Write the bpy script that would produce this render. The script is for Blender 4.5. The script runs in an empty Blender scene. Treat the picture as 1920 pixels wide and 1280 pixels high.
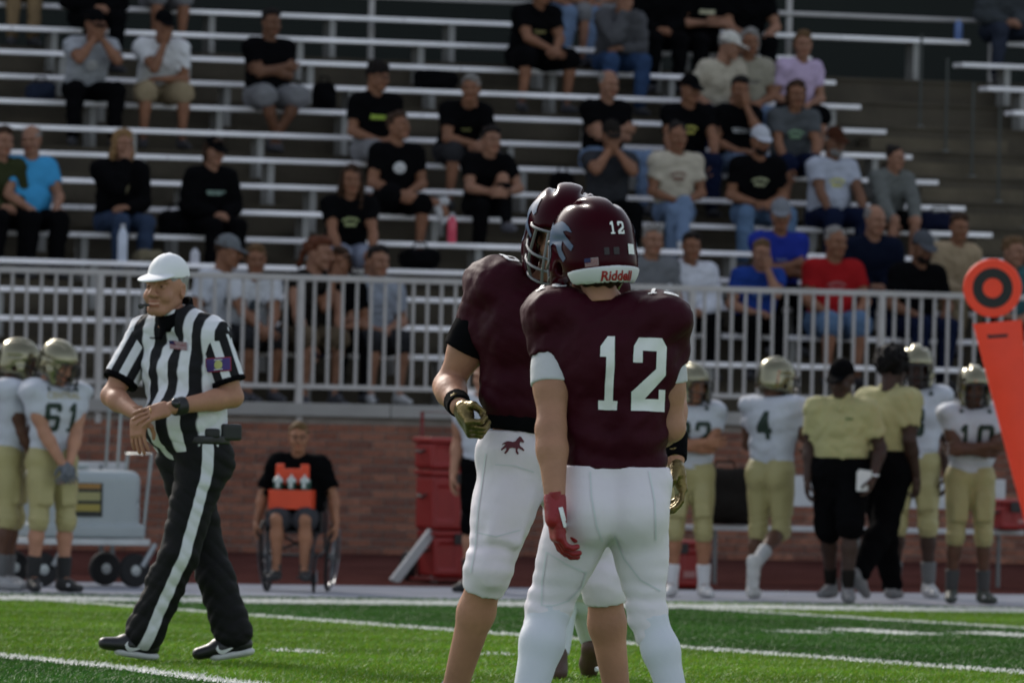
import bpy, bmesh, math, random
import numpy as np
from mathutils import Vector, Matrix
from mathutils.bvhtree import BVHTree
random.seed(7); np.random.seed(7)
S = bpy.context.scene
COL = S.collection
rad = math.radians

# ---------------------------------------------------------------- camera
FPX = 14498.0                  # focal length in photograph pixels (1920 wide)
YAW, ROLL, YH = rad(20.058), 0.02188, 756.8
CZ = 1.2
cam_d = bpy.data.cameras.new('camera'); cam = bpy.data.objects.new('camera', cam_d); COL.objects.link(cam)
cam_d.sensor_width = 36.0; cam_d.lens = FPX / 1920 * 36
cam_d.clip_start = 0.5; cam_d.clip_end = 2000
pitch = math.atan((YH - 640) / FPX)
FWD = Vector((math.sin(YAW), math.cos(YAW), 0)); RGT = Vector((math.cos(YAW), -math.sin(YAW), 0)); UPV = Vector((0, 0, 1))
cf = FWD * math.cos(pitch) + UPV * math.sin(pitch); cu = UPV * math.cos(pitch) - FWD * math.sin(pitch)
c_, s_ = math.cos(ROLL), math.sin(ROLL)
right = RGT * c_ + cu * s_          # picture turned clockwise: camera rolled the other way
up = cu * c_ - RGT * s_
cam.matrix_world = Matrix(((right.x, up.x, -cf.x, 0), (right.y, up.y, -cf.y, 0), (right.z, up.z, -cf.z, CZ), (0, 0, 0, 1)))
cam_d.dof.use_dof = True; cam_d.dof.focus_distance = 28.5; cam_d.dof.aperture_fstop = 8.0
S.camera = cam
S.render.resolution_x, S.render.resolution_y = 1024, 682

# ---------------------------------------------------------------- world, sun, exposure
to_sun = (RGT * -0.40 + FWD * 0.74 + UPV * 0.54).normalized()
W = bpy.data.worlds.new('World'); S.world = W; W.use_nodes = True
nt = W.node_tree; bg = nt.nodes['Background']
sky = nt.nodes.new('ShaderNodeTexSky'); sky.sky_type = 'NISHITA'; sky.sun_disc = False
sky.sun_elevation = math.asin(to_sun.z); sky.sun_rotation = math.atan2(to_sun.x, to_sun.y)
sky.air_density = 1.0; sky.dust_density = 2.0; sky.ozone_density = 1.0
hs = nt.nodes.new('ShaderNodeHueSaturation'); hs.inputs['Saturation'].default_value = 0.5
nt.links.new(sky.outputs[0], hs.inputs['Color']); nt.links.new(hs.outputs[0], bg.inputs[0]); bg.inputs[1].default_value = 0.145
sun_d = bpy.data.lights.new('sun', 'SUN'); sun = bpy.data.objects.new('sun', sun_d); COL.objects.link(sun)
sun_d.energy = 1.9; sun_d.angle = rad(12.0); sun_d.color = (1.0, 0.93, 0.84)
sun.rotation_euler = to_sun.to_track_quat('Z', 'Y').to_euler()
vs = S.view_settings; vs.view_transform = 'Standard'; vs.look = 'None'; vs.exposure = 0.68; vs.gamma = 1.0; vs.use_curve_mapping = False
S.cycles.max_bounces = 5; S.cycles.use_denoising = True

# ---------------------------------------------------------------- picture <-> place
def unroll(px, py):
    x, y = px - 960, py - 640
    return 960 + c_ * x + s_ * y, 640 - s_ * x + c_ * y
def at_depth(px, py, D):
    x, y = unroll(px, py)
    return FWD * D + RGT * ((x - 960) / FPX * D) + UPV * (CZ - (y - YH) / FPX * D)
def at_v(px, py, v):
    x, y = unroll(px, py)
    t = (x - 960) / FPX
    D = v / (FWD.y + RGT.y * t)
    return at_depth(px, py, D)
def at_ground(px, py, z):
    x, y = unroll(px, py)
    return at_depth(px, py, (CZ - z) * FPX / (y - YH))
def ground_z(v):
    return float(min(0.0, max(-0.1705, -0.1705 + 0.010178 * (49.01 - v))))

# ---------------------------------------------------------------- object helpers
def tag(o, label=None, cat=None, group=None, kind=None):
    if label: o['label'] = label
    if cat: o['category'] = cat
    if group: o['group'] = group
    if kind: o['kind'] = kind
    return o
def empty(name, loc=(0, 0, 0), rz=0.0, label=None, cat=None, group=None):
    o = bpy.data.objects.new(name, None); COL.objects.link(o)
    o.empty_display_size = 0.1; o.location = loc; o.rotation_euler = (0, 0, rz)
    return tag(o, label, cat, group)
def link(name, me, m=None, parent=None, smooth=False):
    o = bpy.data.objects.new(name, me); COL.objects.link(o)
    if m is not None and not me.materials: me.materials.append(m)
    if parent is not None: o.parent = parent
    return o
def mesh_np(name, V, F, smooth=True):
    """verts (N,3), faces (M,k) with constant k"""
    V = np.asarray(V, dtype=np.float32); F = np.asarray(F, dtype=np.int32)
    me = bpy.data.meshes.new(name)
    me.vertices.add(len(V)); me.vertices.foreach_set('co', V.ravel())
    k = F.shape[1]
    me.loops.add(F.size); me.loops.foreach_set('vertex_index', F.ravel())
    me.polygons.add(len(F)); me.polygons.foreach_set('loop_start', np.arange(0, F.size, k, dtype=np.int32))
    me.polygons.foreach_set('loop_total', np.full(len(F), k, dtype=np.int32))
    if smooth: me.polygons.foreach_set('use_smooth', np.ones(len(F), dtype=bool))
    me.update(calc_edges=True)
    return me
def attr(me, name, data, typ='FLOAT'):
    a = me.attributes.new(name, typ, 'POINT')
    a.data.foreach_set('value' if typ == 'FLOAT' else 'color', np.asarray(data, dtype=np.float32).ravel())

class MB:
    """collects boxes, bars and tubes into one mesh"""
    def __init__(s): s.v = []; s.f = []
    def add(s, V, F):
        n = len(s.v); s.v += [tuple(p) for p in V]; s.f += [tuple(i + n for i in f) for f in F]; return s
    def box(s, x0, x1, y0, y1, z0, z1, M=None, bev=0.0):
        if bev > 0:
            bm = bmesh.new(); bmesh.ops.create_cube(bm, size=1)
            for q in bm.verts: q.co = Vector(((x0 + x1) / 2 + q.co.x * (x1 - x0), (y0 + y1) / 2 + q.co.y * (y1 - y0), (z0 + z1) / 2 + q.co.z * (z1 - z0)))
            bmesh.ops.bevel(bm, geom=bm.edges[:], offset=bev, segments=2, affect='EDGES', profile=0.6)
            bm.verts.ensure_lookup_table()
            V = [q.co.copy() for q in bm.verts]; F = [[q.index for q in f.verts] for f in bm.faces]; bm.free()
        else:
            V = [Vector((x, y, z)) for z in (z0, z1) for y in (y0, y1) for x in (x0, x1)]
            F = [(0, 2, 3, 1), (4, 5, 7, 6), (0, 1, 5, 4), (2, 6, 7, 3), (0, 4, 6, 2), (1, 3, 7, 5)]
        if M is not None: V = [M @ p for p in V]
        return s.add(V, F)
    def tube(s, pts, r, n=8, closed=False, r1=None):
        P = [Vector(p) for p in pts]; m = len(P); V = []; F = []
        ref = None
        for i in range(m):
            a = P[(i - 1) % m] if (closed or i) else P[i]; b = P[(i + 1) % m] if (closed or i < m - 1) else P[i]
            t = (b - a).normalized()
            if ref is None:
                ref = t.orthogonal().normalized()
            ref = (ref - t * ref.dot(t)).normalized(); w = t.cross(ref)
            rr = r if r1 is None else r + (r1 - r) * i / max(1, m - 1)
            V += [P[i] + (ref * math.cos(2 * math.pi * k / n) + w * math.sin(2 * math.pi * k / n)) * rr for k in range(n)]
        for i in range(m if closed else m - 1):
            j = (i + 1) % m
            F += [(i * n + k, i * n + (k + 1) % n, j * n + (k + 1) % n, j * n + k) for k in range(n)]
        if not closed: F += [tuple(range(n - 1, -1, -1)), tuple((m - 1) * n + k for k in range(n))]
        return s.add(V, F)
    def lathe(s, prof, n=24, M=None, cap=True):
        V = []; F = []; m = len(prof)
        for (r, z) in prof: V += [Vector((r * math.cos(2 * math.pi * k / n), r * math.sin(2 * math.pi * k / n), z)) for k in range(n)]
        for i in range(m - 1): F += [(i * n + k, i * n + (k + 1) % n, (i + 1) * n + (k + 1) % n, (i + 1) * n + k) for k in range(n)]
        if cap: F += [tuple(range(n - 1, -1, -1)), tuple((m - 1) * n + k for k in range(n))]
        if M is not None: V = [M @ p for p in V]
        return s.add(V, F)
    def mesh(s, name, smooth=False):
        me = bpy.data.meshes.new(name); me.from_pydata([tuple(p) for p in s.v], [], s.f)
        if smooth:
            me.polygons.foreach_set('use_smooth', [True] * len(me.polygons))
            me.update()
            try: me.set_sharp_from_angle(angle=rad(40))
            except Exception: pass
        me.update(); return me
    def build(s, name, m, parent=None, smooth=False):
        return link(name, s.mesh(name, smooth), m, parent)

# ---------------------------------------------------------------- materials
MATS = {}
def mat(name, col, rough=0.6, metal=0.0, var=0.12, vscale=6.0, bump=0.0, bscale=40.0, attr_tint=None, coat=0.0, spec=0.5, sheen=0.0, ridge=0.0, rscale=6.0):
    if name in MATS: return MATS[name]
    col = tuple(c * c / (c + .007) for c in col)
    m = bpy.data.materials.new(name); m.use_nodes = True; MATS[name] = m
    n = m.node_tree.nodes; l = m.node_tree.links; b = n['Principled BSDF']
    b.inputs['Roughness'].default_value = rough; b.inputs['Metallic'].default_value = metal
    b.inputs['Specular IOR Level'].default_value = spec
    if coat: b.inputs['Coat Weight'].default_value = coat; b.inputs['Coat Roughness'].default_value = 0.06
    if sheen: b.inputs['Sheen Weight'].default_value = sheen
    tc = n.new('ShaderNodeTexCoord'); nz = n.new('ShaderNodeTexNoise'); nz.inputs['Scale'].default_value = vscale; nz.inputs['Detail'].default_value = 4
    l.new(tc.outputs['Object'], nz.inputs['Vector'])
    mr = n.new('ShaderNodeMapRange'); mr.inputs[1].default_value = 0.25; mr.inputs[2].default_value = 0.75
    mr.inputs[3].default_value = 1 - var; mr.inputs[4].default_value = 1 + var
    l.new(nz.outputs['Fac'], mr.inputs[0])
    mx = n.new('ShaderNodeMix'); mx.data_type = 'RGBA'; mx.blend_type = 'MULTIPLY'; mx.inputs[0].default_value = 1
    mx.inputs[6].default_value = (*col, 1); l.new(mr.outputs[0], mx.inputs[7])
    out = mx.outputs[2]
    if attr_tint:
        at = n.new('ShaderNodeAttribute'); at.attribute_name = attr_tint
        m2 = n.new('ShaderNodeMix'); m2.data_type = 'RGBA'; m2.blend_type = 'MULTIPLY'; m2.inputs[0].default_value = 1
        l.new(out, m2.inputs[6]); l.new(at.outputs['Color'], m2.inputs[7]); out = m2.outputs[2]
    l.new(out, b.inputs['Base Color'])
    if bump > 0:
        nb = n.new('ShaderNodeTexNoise'); nb.inputs['Scale'].default_value = bscale; nb.inputs['Detail'].default_value = 5
        l.new(tc.outputs['Object'], nb.inputs['Vector'])
        bp = n.new('ShaderNodeBump'); bp.inputs['Strength'].default_value = bump; bp.inputs['Distance'].default_value = 0.02
        l.new(nb.outputs['Fac'], bp.inputs['Height']); l.new(bp.outputs['Normal'], b.inputs['Normal'])
        if ridge > 0:      # long cloth creases
            mp = n.new('ShaderNodeMapping'); mp.inputs['Scale'].default_value = (1.0, 1.0, 1.9); mp.inputs['Rotation'].default_value = (0.3, 0.55, 0.2); l.new(tc.outputs['Object'], mp.inputs['Vector'])
            nr = n.new('ShaderNodeTexNoise'); nr.noise_type = 'RIDGED_MULTIFRACTAL'; nr.inputs['Scale'].default_value = rscale; nr.inputs['Detail'].default_value = 2.0; nr.inputs['Distortion'].default_value = 0.6; l.new(mp.outputs['Vector'], nr.inputs['Vector'])
            b2 = n.new('ShaderNodeBump'); b2.inputs['Strength'].default_value = ridge; b2.inputs['Distance'].default_value = 0.014; l.new(nr.outputs['Fac'], b2.inputs['Height']); l.new(bp.outputs['Normal'], b2.inputs['Normal']); l.new(b2.outputs['Normal'], b.inputs['Normal'])
    return m
def cloth(col, key=None, rough=0.85, bump=0.35, bscale=14.0):
    key = key or 'cloth_%02d_%02d_%02d' % tuple(int(c * 99) for c in col)
    return mat(key, col, 0.95, var=0.14, vscale=9, bump=bump, bscale=bscale, spec=0.03, ridge=0.5, rscale=7.0)
# ================================================================ THE SETTING
M_turf_dark = (0.036, 0.108, 0.016); M_turf_light = (0.108, 0.215, 0.018)
UA = 14.626                                            # a yard line; the others every 4.572 m
def band(u):  # light/dark five-yard panels
    return np.floor((np.asarray(u) - UA) / 4.572) % 2  # 1 -> left of line A (light)
def sheet(name, u0, u1, v0, v1, zf, m, nv=2, nu=2, off=0.0, kind='structure'):
    us = np.linspace(u0, u1, nu); vv = np.linspace(v0, v1, nv)
    V = [(u, v, (zf(v) if callable(zf) else zf) + off) for v in vv for u in us]
    F = [(j * nu + i, j * nu + i + 1, (j + 1) * nu + i + 1, (j + 1) * nu + i) for j in range(nv - 1) for i in range(nu - 1)]
    o = link(name, mesh_np(name, V, F, False), m); tag(o, kind=kind); return o
# ground sheet out to the horizon
m_gr = mat('ground_soil', (0.05, 0.06, 0.04), 0.95, var=0.3, vscale=0.5)
sheet('ground', -900, 900, -900, 900, -0.45, m_gr)
# playing field: light and dark panels
def turf_mat(name, c):
    return mat(name, c, 0.75, var=0.25, vscale=3.0, bump=0.6, bscale=300)
mt_l = turf_mat('turf_light', M_turf_light); mt_d = turf_mat('turf_dark', M_turf_dark)
vprof = [-20, 0, 24, 32.26, 36, 40, 44, 48.77]
for k in range(-5, 8):
    u0 = UA + 4.572 * (k - 1); V = []; F = []
    for v in vprof: V += [(u0, v, ground_z(v)), (u0 + 4.572, v, ground_z(v))]
    F = [(2 * i, 2 * i + 1, 2 * i + 3, 2 * i + 2) for i in range(len(vprof) - 1)]
    o = link('field_panel', mesh_np('field_panel', V, F, False), mt_l if k % 2 == 0 else mt_d); tag(o, kind='structure')
m_white = mat('line_paint', (0.62, 0.63, 0.60), 0.8, var=0.15, vscale=8, bump=0.3, bscale=200)
for k in range(-2, 4):
    u = UA + 4.572 * k; V = []
    for v in vprof: V += [(u - .075, v, ground_z(v) + .006), (u + .075, v, ground_z(v) + .006)]
    F = [(2 * i, 2 * i + 1, 2 * i + 3, 2 * i + 2) for i in range(len(vprof) - 1)]
    tag(link('yard_line', mesh_np('yard_line', V, F, False), m_white), kind='structure')
sheet('sideline_border', -60, 90, 48.77, 49.9, -0.1705, m_white, off=0.004)
sheet('turf_edge', -60, 90, 49.9, 50.55, -0.1705, mt_d, off=0.0)
m_conc_strip = mat('pale_strip', (0.27, 0.28, 0.31), 0.9, var=0.15, vscale=2.0, bump=0.2, bscale=60, spec=0.0)
sheet('bench_strip', -60, 90, 50.55, 54.1, -0.1705, m_conc_strip, off=0.003)
m_track = mat('track_rubber', (0.082, 0.036, 0.031), 1.0, var=0.25, vscale=2.5, bump=0.4, bscale=150, spec=0.0)
sheet('running_track', -60, 90, 54.1, 60.6, lambda v: -0.1705 + (v - 54.1) * 0.0165, m_track, nv=6)
# hash ticks (short strokes along the yard-line direction), where the picture shows them
def stroke(px0, py0, px1, py1, w=0.1):
    def g(px, py):
        z = 0.0
        for _ in range(6):
            p = at_ground(px, py, z); z = ground_z(p.y)
        return p
    a, b = g(px0, py0), g(px1, py1); d = (b - a); d.z = 0; n = Vector((-d.y, d.x, 0)).normalized() * w / 2
    V = [a - n, a + n, b + n, b - n]
    V = [(p.x, p.y, ground_z(p.y) + .008) for p in V]
    tag(link('hash_mark', mesh_np('hash_mark', V, [(0, 1, 2, 3)], False), m_white), kind='structure')
    return a, b
STROKES = [stroke(516, 1221, 600, 1226, .11), stroke(884, 1227.5, 956, 1230.5, .08), stroke(1462, 1186, 1545, 1189.5, .08), stroke(1572, 1182, 1735, 1192.5, .34), stroke(1815, 1188, 1990, 1198.5, .34)]

# turf fibres: real blades in front of the camera
def turf():
    N = 420000
    D = np.sqrt(np.random.uniform(31.0 ** 2, 54.5 ** 2, N)); t = np.random.uniform(-.092, .092, N)
    u = D * (FWD.x + RGT.x * t); v = D * (FWD.y + RGT.y * t)
    keep = (v < 50.55) & (v > 20); u, v = u[keep], v[keep]; n = len(u)
    z = np.clip(-0.1705 + 0.010178 * (49.01 - v), -0.1705, 0.0)
    light = band(u) == 1
    L = np.array(M_turf_light); Dk = np.array(M_turf_dark)
    c = np.where(light[:, None], L, Dk)
    patch = 0.74 + 0.5 * (np.sin(u * 2.1 + np.sin(v * 1.3) * 2) * np.sin(v * 1.7 + np.cos(u * .9) * 2) * .5 + .5)
    c = c * (patch * np.random.uniform(.78, 1.28, n))[:, None]
    c[:, 0] *= np.random.uniform(.75, 1.35, n)
    du = (u - UA) / 4.572
    white = (np.abs(du - np.round(du)) * 4.572 < .075) & (v < 48.77)
    white |= (v > 48.77) & (v < 49.9)
    for a, b in STROKES:
        d = np.array([b.x - a.x, b.y - a.y]); Ln = np.hypot(*d); d /= Ln
        s = (u - a.x) * d[0] + (v - a.y) * d[1]; w = np.abs(-(u - a.x) * d[1] + (v - a.y) * d[0])
        white |= (s > 0) & (s < Ln) & (w < (.08 if Ln < 1.6 and a.x < 16 else .16))
    white &= np.random.random(n) < .93
    c[white] = np.array([.62, .63, .60]) * np.random.uniform(.8, 1.1, (white.sum(), 1))
    h = np.random.uniform(.014, .030, n); h[white] *= 1.1; ang = np.random.uniform(0, math.pi, n); w = np.random.uniform(.0022, .0042, n)
    lean = np.random.normal(0, .018, (n, 2)); lean[:, 0] += .006
    dx, dy = np.cos(ang) * w, np.sin(ang) * w
    z0 = z - .004
    P = np.empty((n, 5, 3))
    P[:, 0] = np.c_[u - dx, v - dy, z0]; P[:, 1] = np.c_[u + dx, v + dy, z0]
    P[:, 2] = np.c_[u + dx * .8 + lean[:, 0] * .4, v + dy * .8 + lean[:, 1] * .4, z0 + h * .6]
    P[:, 3] = np.c_[u - dx * .8 + lean[:, 0] * .4, v - dy * .8 + lean[:, 1] * .4, z0 + h * .6]
    P[:, 4] = np.c_[u + lean[:, 0], v + lean[:, 1], z0 + h]
    b = np.arange(n)[:, None] * 5
    F = np.concatenate([b + np.array([0, 1, 2]), b + np.array([0, 2, 3]), b + np.array([3, 2, 4])])
    me = mesh_np('turf_fibres', P.reshape(-1, 3), F, False)
    col = np.ones((n * 5, 4)); col[:, :3] = np.repeat(c, 5, axis=0); attr(me, 'tint', col, 'FLOAT_COLOR')
    m = bpy.data.materials.new('turf_fibre'); m.use_nodes = True; nn = m.node_tree.nodes; l = m.node_tree.links
    a = nn.new('ShaderNodeAttribute'); a.attribute_name = 'tint'; p = nn['Principled BSDF']
    l.new(a.outputs['Color'], p.inputs['Base Color']); p.inputs['Roughness'].default_value = .55; p.inputs['Specular IOR Level'].default_value = .12
    tr = nn.new('ShaderNodeBsdfTranslucent'); l.new(a.outputs['Color'], tr.inputs['Color'])
    ms = nn.new('ShaderNodeMixShader'); ms.inputs[0].default_value = .35
    l.new(p.outputs[0], ms.inputs[1]); l.new(tr.outputs[0], ms.inputs[2]); l.new(ms.outputs[0], nn['Material Output'].inputs['Surface'])
    o = link('turf_fibres', me, m); tag(o, 'short bright and dark green artificial turf fibres with white lines', 'grass', kind='stuff')
turf()

# ---------------------------------------------------------------- grandstand
V0, DV, Z0, DZ = 62.149, 0.6423, CZ + 0.399, 0.254     # first seat plank (front edge), row depth, seat height, row rise
UE = 28.556                                            # where the seats stop at the aisle
UL = 12.0                                              # left end, outside the picture
NROW = 14
WALL_V, WALL_TOP = 60.45, 1.17
m_conc = mat('stand_concrete', (0.072, 0.060, 0.043), 0.95, var=0.4, vscale=1.6, bump=0.5, bscale=30)
m_dark = mat('shade_building_roof', (0.012, 0.016, 0.014), 0.8, var=0.3)
m_alu = mat('bench_aluminium', (0.90, 0.87, 0.88), 0.4, metal=0.0, var=0.22, vscale=1.4)
m_leg = mat('bench_leg_paint', (0.26, 0.255, 0.24), 0.6, var=0.25, vscale=5)
def tread(k): return Z0 + k * DZ - 0.43
stand = empty('grandstand', (UL, V0, 0), 0, 'wide stepped concrete grandstand with rows of pale metal bench seats', 'grandstand')
def gpart(mb, name, m, smooth=False):
    o = mb.build(name, m, stand, smooth); o.matrix_parent_inverse = Matrix.Translation((-UL, -V0, 0)); return o
UR = 42.0
for k in range(NROW):
    y0 = V0 + k * DV - 0.36                            # riser line of this row
    top = tread(k); mdl = m_conc
    # the step block of this row, with a narrow rounded nosing
    mb = MB().box(UL, UR, y0, y0 + DV + .002, top - .254 if k else WALL_TOP - .25, top - .03)
    mb.box(UL, UR, y0 - .02, y0 + DV - .022, top - .0295, top)
    gpart(mb, 'step', mdl)
m_step2 = mat('aisle_concrete', (0.105, 0.086, 0.058), 0.95, var=0.35, vscale=2.2, bump=0.5, bscale=30)
for k in range(0, 12):                                 # half steps in the aisle
    y0 = V0 + k * DV - 0.36
    gpart(MB().box(UE + .08, UE + 1.52, y0 - .321, y0 - .021, tread(k) - .253, tread(k) - .127), 'aisle_step', m_step2)
def row_spans(k):
    return [(UL, UE), (UE + 1.6, UR)] if k < 13 else [(UL, UE + 1.95), (UE + 2.3, UR)]
lg = MB().box(-.03, .03, -.22, -.02, -.40, -.0435).box(-.03, .03, -.24, 0, -.43, -.4005).mesh('bench_leg')
lg.materials.append(m_leg)
for k in range(NROW):
    y = V0 + k * DV; z = Z0 + k * DZ
    for (a, b) in row_spans(k):
        cuts = [a]; random.seed(k * 3 + 1); x = a + random.uniform(2.5, 4.5)
        while x < b - 1.2: cuts.append(x); x += 4.57
        cuts.append(b)
        for i in range(len(cuts) - 1):
            o = gpart(MB().box(cuts[i] + (.004 if i else 0), cuts[i + 1] - .004, y, y + .24, z - .043, z, bev=.006), 'bench_plank', m_alu)
        off = [.35, .9, .1, .65][k % 4]; x = b - .25 - (off * .35)
        while x > a:
            o = link('bench_leg', lg, None, stand); o.matrix_parent_inverse = Matrix.Translation((-UL, -V0, 0)); o.location = (x, y + .24, z); x -= 1.22
# handrails beside the aisle at the head of the lower steps
m_rail = mat('galvanised_tube', (0.16, 0.18, 0.18), 0.5, metal=0.5, var=0.2)
m_rail_w = mat('railing_paint', (0.42, 0.40, 0.385), 0.55, var=0.12, vscale=7)
def handrail(pts_uv, z_base, h, name, label, m=m_rail):
    e = empty(name, (pts_uv[0][0], pts_uv[0][1], z_base(0)), 0, label, 'handrail')
    M = Matrix.Translation(e.location).inverted(); tops = []
    for i, (u, v) in enumerate(pts_uv):
        zb = z_base(i); o = MB().tube([(u, v, zb), (u, v, zb + h)], .024).build('post', m, e, True); o.matrix_parent_inverse = M
        tops.append((u, v, zb + h))
    o = MB().tube([(p[0], p[1], p[2] + .02) for p in tops], .024).build('top_rail', m, e, True); o.matrix_parent_inverse = M
    o = MB().tube([(p[0], p[1] - .001, p[2] - h * .45) for p in tops], .018).build('middle_rail', m, e, True); o.matrix_parent_inverse = M
    return e
for kk in range(1, 12):
    pz = empty('aisle_post', (UE + .8, V0 + kk * DV - .2, tread(kk)), 0, 'thin dark upright tube post standing on the concrete aisle steps', 'post', 'posts along the aisle')
    MB().tube([(0, 0, 0), (0, 0, .9)], .013).build('upright', mat('post_dark', (.045, .05, .045), .6), pz, True)
    MB().lathe([(.045, 0), (.045, .012), (.02, .016)], 12).build('base_plate', m_rail, pz, True)
# guard rail along the back of the top row
gr_v = V0 + 14 * DV - .25; gr_z = Z0 + 13.84 * DZ
gr = empty('back_guard_rail', (UL, gr_v, tread(13)), 0, 'grey tube guard rail with tall posts behind the top bench row', 'handrail'); GM = Matrix.Translation((-UL, -gr_v, -tread(13)))
for i in range(-5, 8):
    u = at_v(697, 5, gr_v).x + i * (at_v(1480, 30, gr_v).x - at_v(697, 5, gr_v).x) / 2
    o = MB().tube([(u, gr_v, tread(13)), (u, gr_v, gr_z + 1.4)], .032, 8).build('post', m_rail_w, gr, True); o.matrix_parent_inverse = GM
for dz_ in (0.0, .45, .9, 1.35):
    o = MB().tube([(UL, gr_v - .03, gr_z + dz_), (UR, gr_v - .03, gr_z + dz_)], .022, 8).build('rail', m_rail_w, gr, True); o.matrix_parent_inverse = GM

# ---------------------------------------------------------------- brick wall under the grandstand
wall = empty('brick_wall', (UL, WALL_V, -.1), 0, 'low red brick wall with pale concrete coping below the railing', 'wall')
WM = Matrix.Translation((-UL, -WALL_V, .1))
def wpart(o): o.parent = wall; o.matrix_parent_inverse = WM; return o
m_mort = mat('mortar', (0.23, 0.20, 0.175), 0.95, var=0.2, bump=.4, bscale=80)
wpart(MB().box(UL, UR, WALL_V + .012, WALL_V + .3, -.3, WALL_TOP - .11).build('backing', m_mort))
m_cop = mat('coping_concrete', (0.30, 0.29, 0.275), 0.9, var=0.15, vscale=2.5, bump=.3, bscale=50)
x = UL
while x < UR:
    wpart(MB().box(x + .004, min(x + 1.8, UR) - .004, WALL_V - .05, WALL_V + .4, WALL_TOP - .108, WALL_TOP, bev=.006).build('coping_stone', m_cop)); x += 1.8
wpart(MB().box(UL, UR, WALL_V + .35, V0 - .37, WALL_TOP - .26, WALL_TOP - .005).build('walkway', m_conc))
bw, bh, jt = .194, .0575, .010
brick_mats = [mat('brick_%d' % i, c, 0.9, var=0.3, vscale=25, bump=.4, bscale=120) for i, c in enumerate([(.230, .094, .060), (.195, .078, .050), (.265, .115, .074), (.160, .068, .048)])]
bmes = []
for i in range(4):
    me = MB().box(0, bw, 0, .05, 0, bh, bev=.004).mesh('brick'); me.materials.append(brick_mats[i]); bmes.append(me)
spots = []
row = 0; z = -.072
while z + bh < WALL_TOP - .11:
    x = UL + (row % 2) * (bw + jt) / 2
    while x + bw < UR: spots.append((x, z, row)); x += bw + jt
    row += 1; z += bh + jt
cx = at_v(600, 900, WALL_V).x
spots.sort(key=lambda p: (abs(p[0] - cx) > 2.6, random.random()))
for (x, z, r) in spots[:300]:
    o = link('brick', random.choice(bmes), None); wpart(o); o.location = (x, WALL_V + random.uniform(0, .004), z)
for i in range(4):
    mb = MB()
    for (x, z, r) in spots[300 + i::4]:
        if at_v(-500, 900, WALL_V).x < x < at_v(2500, 900, WALL_V).x:
            j = random.uniform(0, .004); mb.box(x, x + bw, WALL_V + j, WALL_V + .05, z, z + bh)
    tag(wpart(mb.build('bricks', brick_mats[i])), kind='stuff')

# ---------------------------------------------------------------- railing on the wall
rail = empty('railing', (UL, WALL_V, WALL_TOP), 0, 'pale metal railing with upright bars on top of the brick wall', 'railing')
RM = Matrix.Translation((-UL, -WALL_V, -WALL_TOP))
def rpart(o): o.parent = rail; o.matrix_parent_inverse = RM; return o
RT = CZ + 1.0
ub = UE + 1.55
for nm, z0, z1 in (('top_rail', RT - .024, RT + .024), ('bottom_rail', WALL_TOP + .115, WALL_TOP + .155)):
    rpart(MB().box(UL, ub, WALL_V + .005, WALL_V + .05, z0, z1, bev=.006).build(nm, m_rail_w))
bal = MB().box(-.0105, .0105, .013, .037, WALL_TOP + .1555, RT - .0245).mesh('baluster'); bal.materials.append(m_rail_w)
pst = MB().box(-.026, .026, -.012, .048, WALL_TOP - .2, RT - .0245, bev=.005).mesh('post'); pst.materials.append(m_rail_w)
p_ref = at_v(563, 640, WALL_V).x; step = 0.1235; i0 = int((UL - p_ref) / step) + 1
for i in range(i0, int((ub - p_ref) / step) + 1):
    o = link('post' if i % 14 == 0 else 'baluster', pst if i % 14 == 0 else bal); rpart(o)
    o.location = (p_ref + i * step, WALL_V, 0)
    if i % 14 == 0: o.location.y -= .006

# ---------------------------------------------------------------- made-up building behind the grandstand, added to shade the seats; dark front as backdrop
YB = V0 + NROW * DV + 4.0
pb = empty('shade_building', (-20, YB, 0), 0, 'long dark made-up building behind the grandstand that shades its seats', 'building')
PM = Matrix.Translation((20, -YB, 0)); m_pb = mat('shade_building_wall', (.009, .013, .010), .9, var=.2, vscale=.8); m_pg = mat('shade_building_glass', (.012, .016, .018), .12)
def pbp(o): o.parent = pb; o.matrix_parent_inverse = PM
pbp(MB().box(-34, 78, YB + .4, YB + 5, -.4, 14.2).build('wall', m_pb)); pbp(MB().box(-34.4, 78.4, YB - .1, YB + 5.4, 14.203, 14.6).build('roof', m_dark))
for i in range(28): pbp(MB().box(-32.6 + i * 4, -29.4 + i * 4, YB + .36, YB + .397, 10.6, 12.4).build('window', m_pg))
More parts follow.
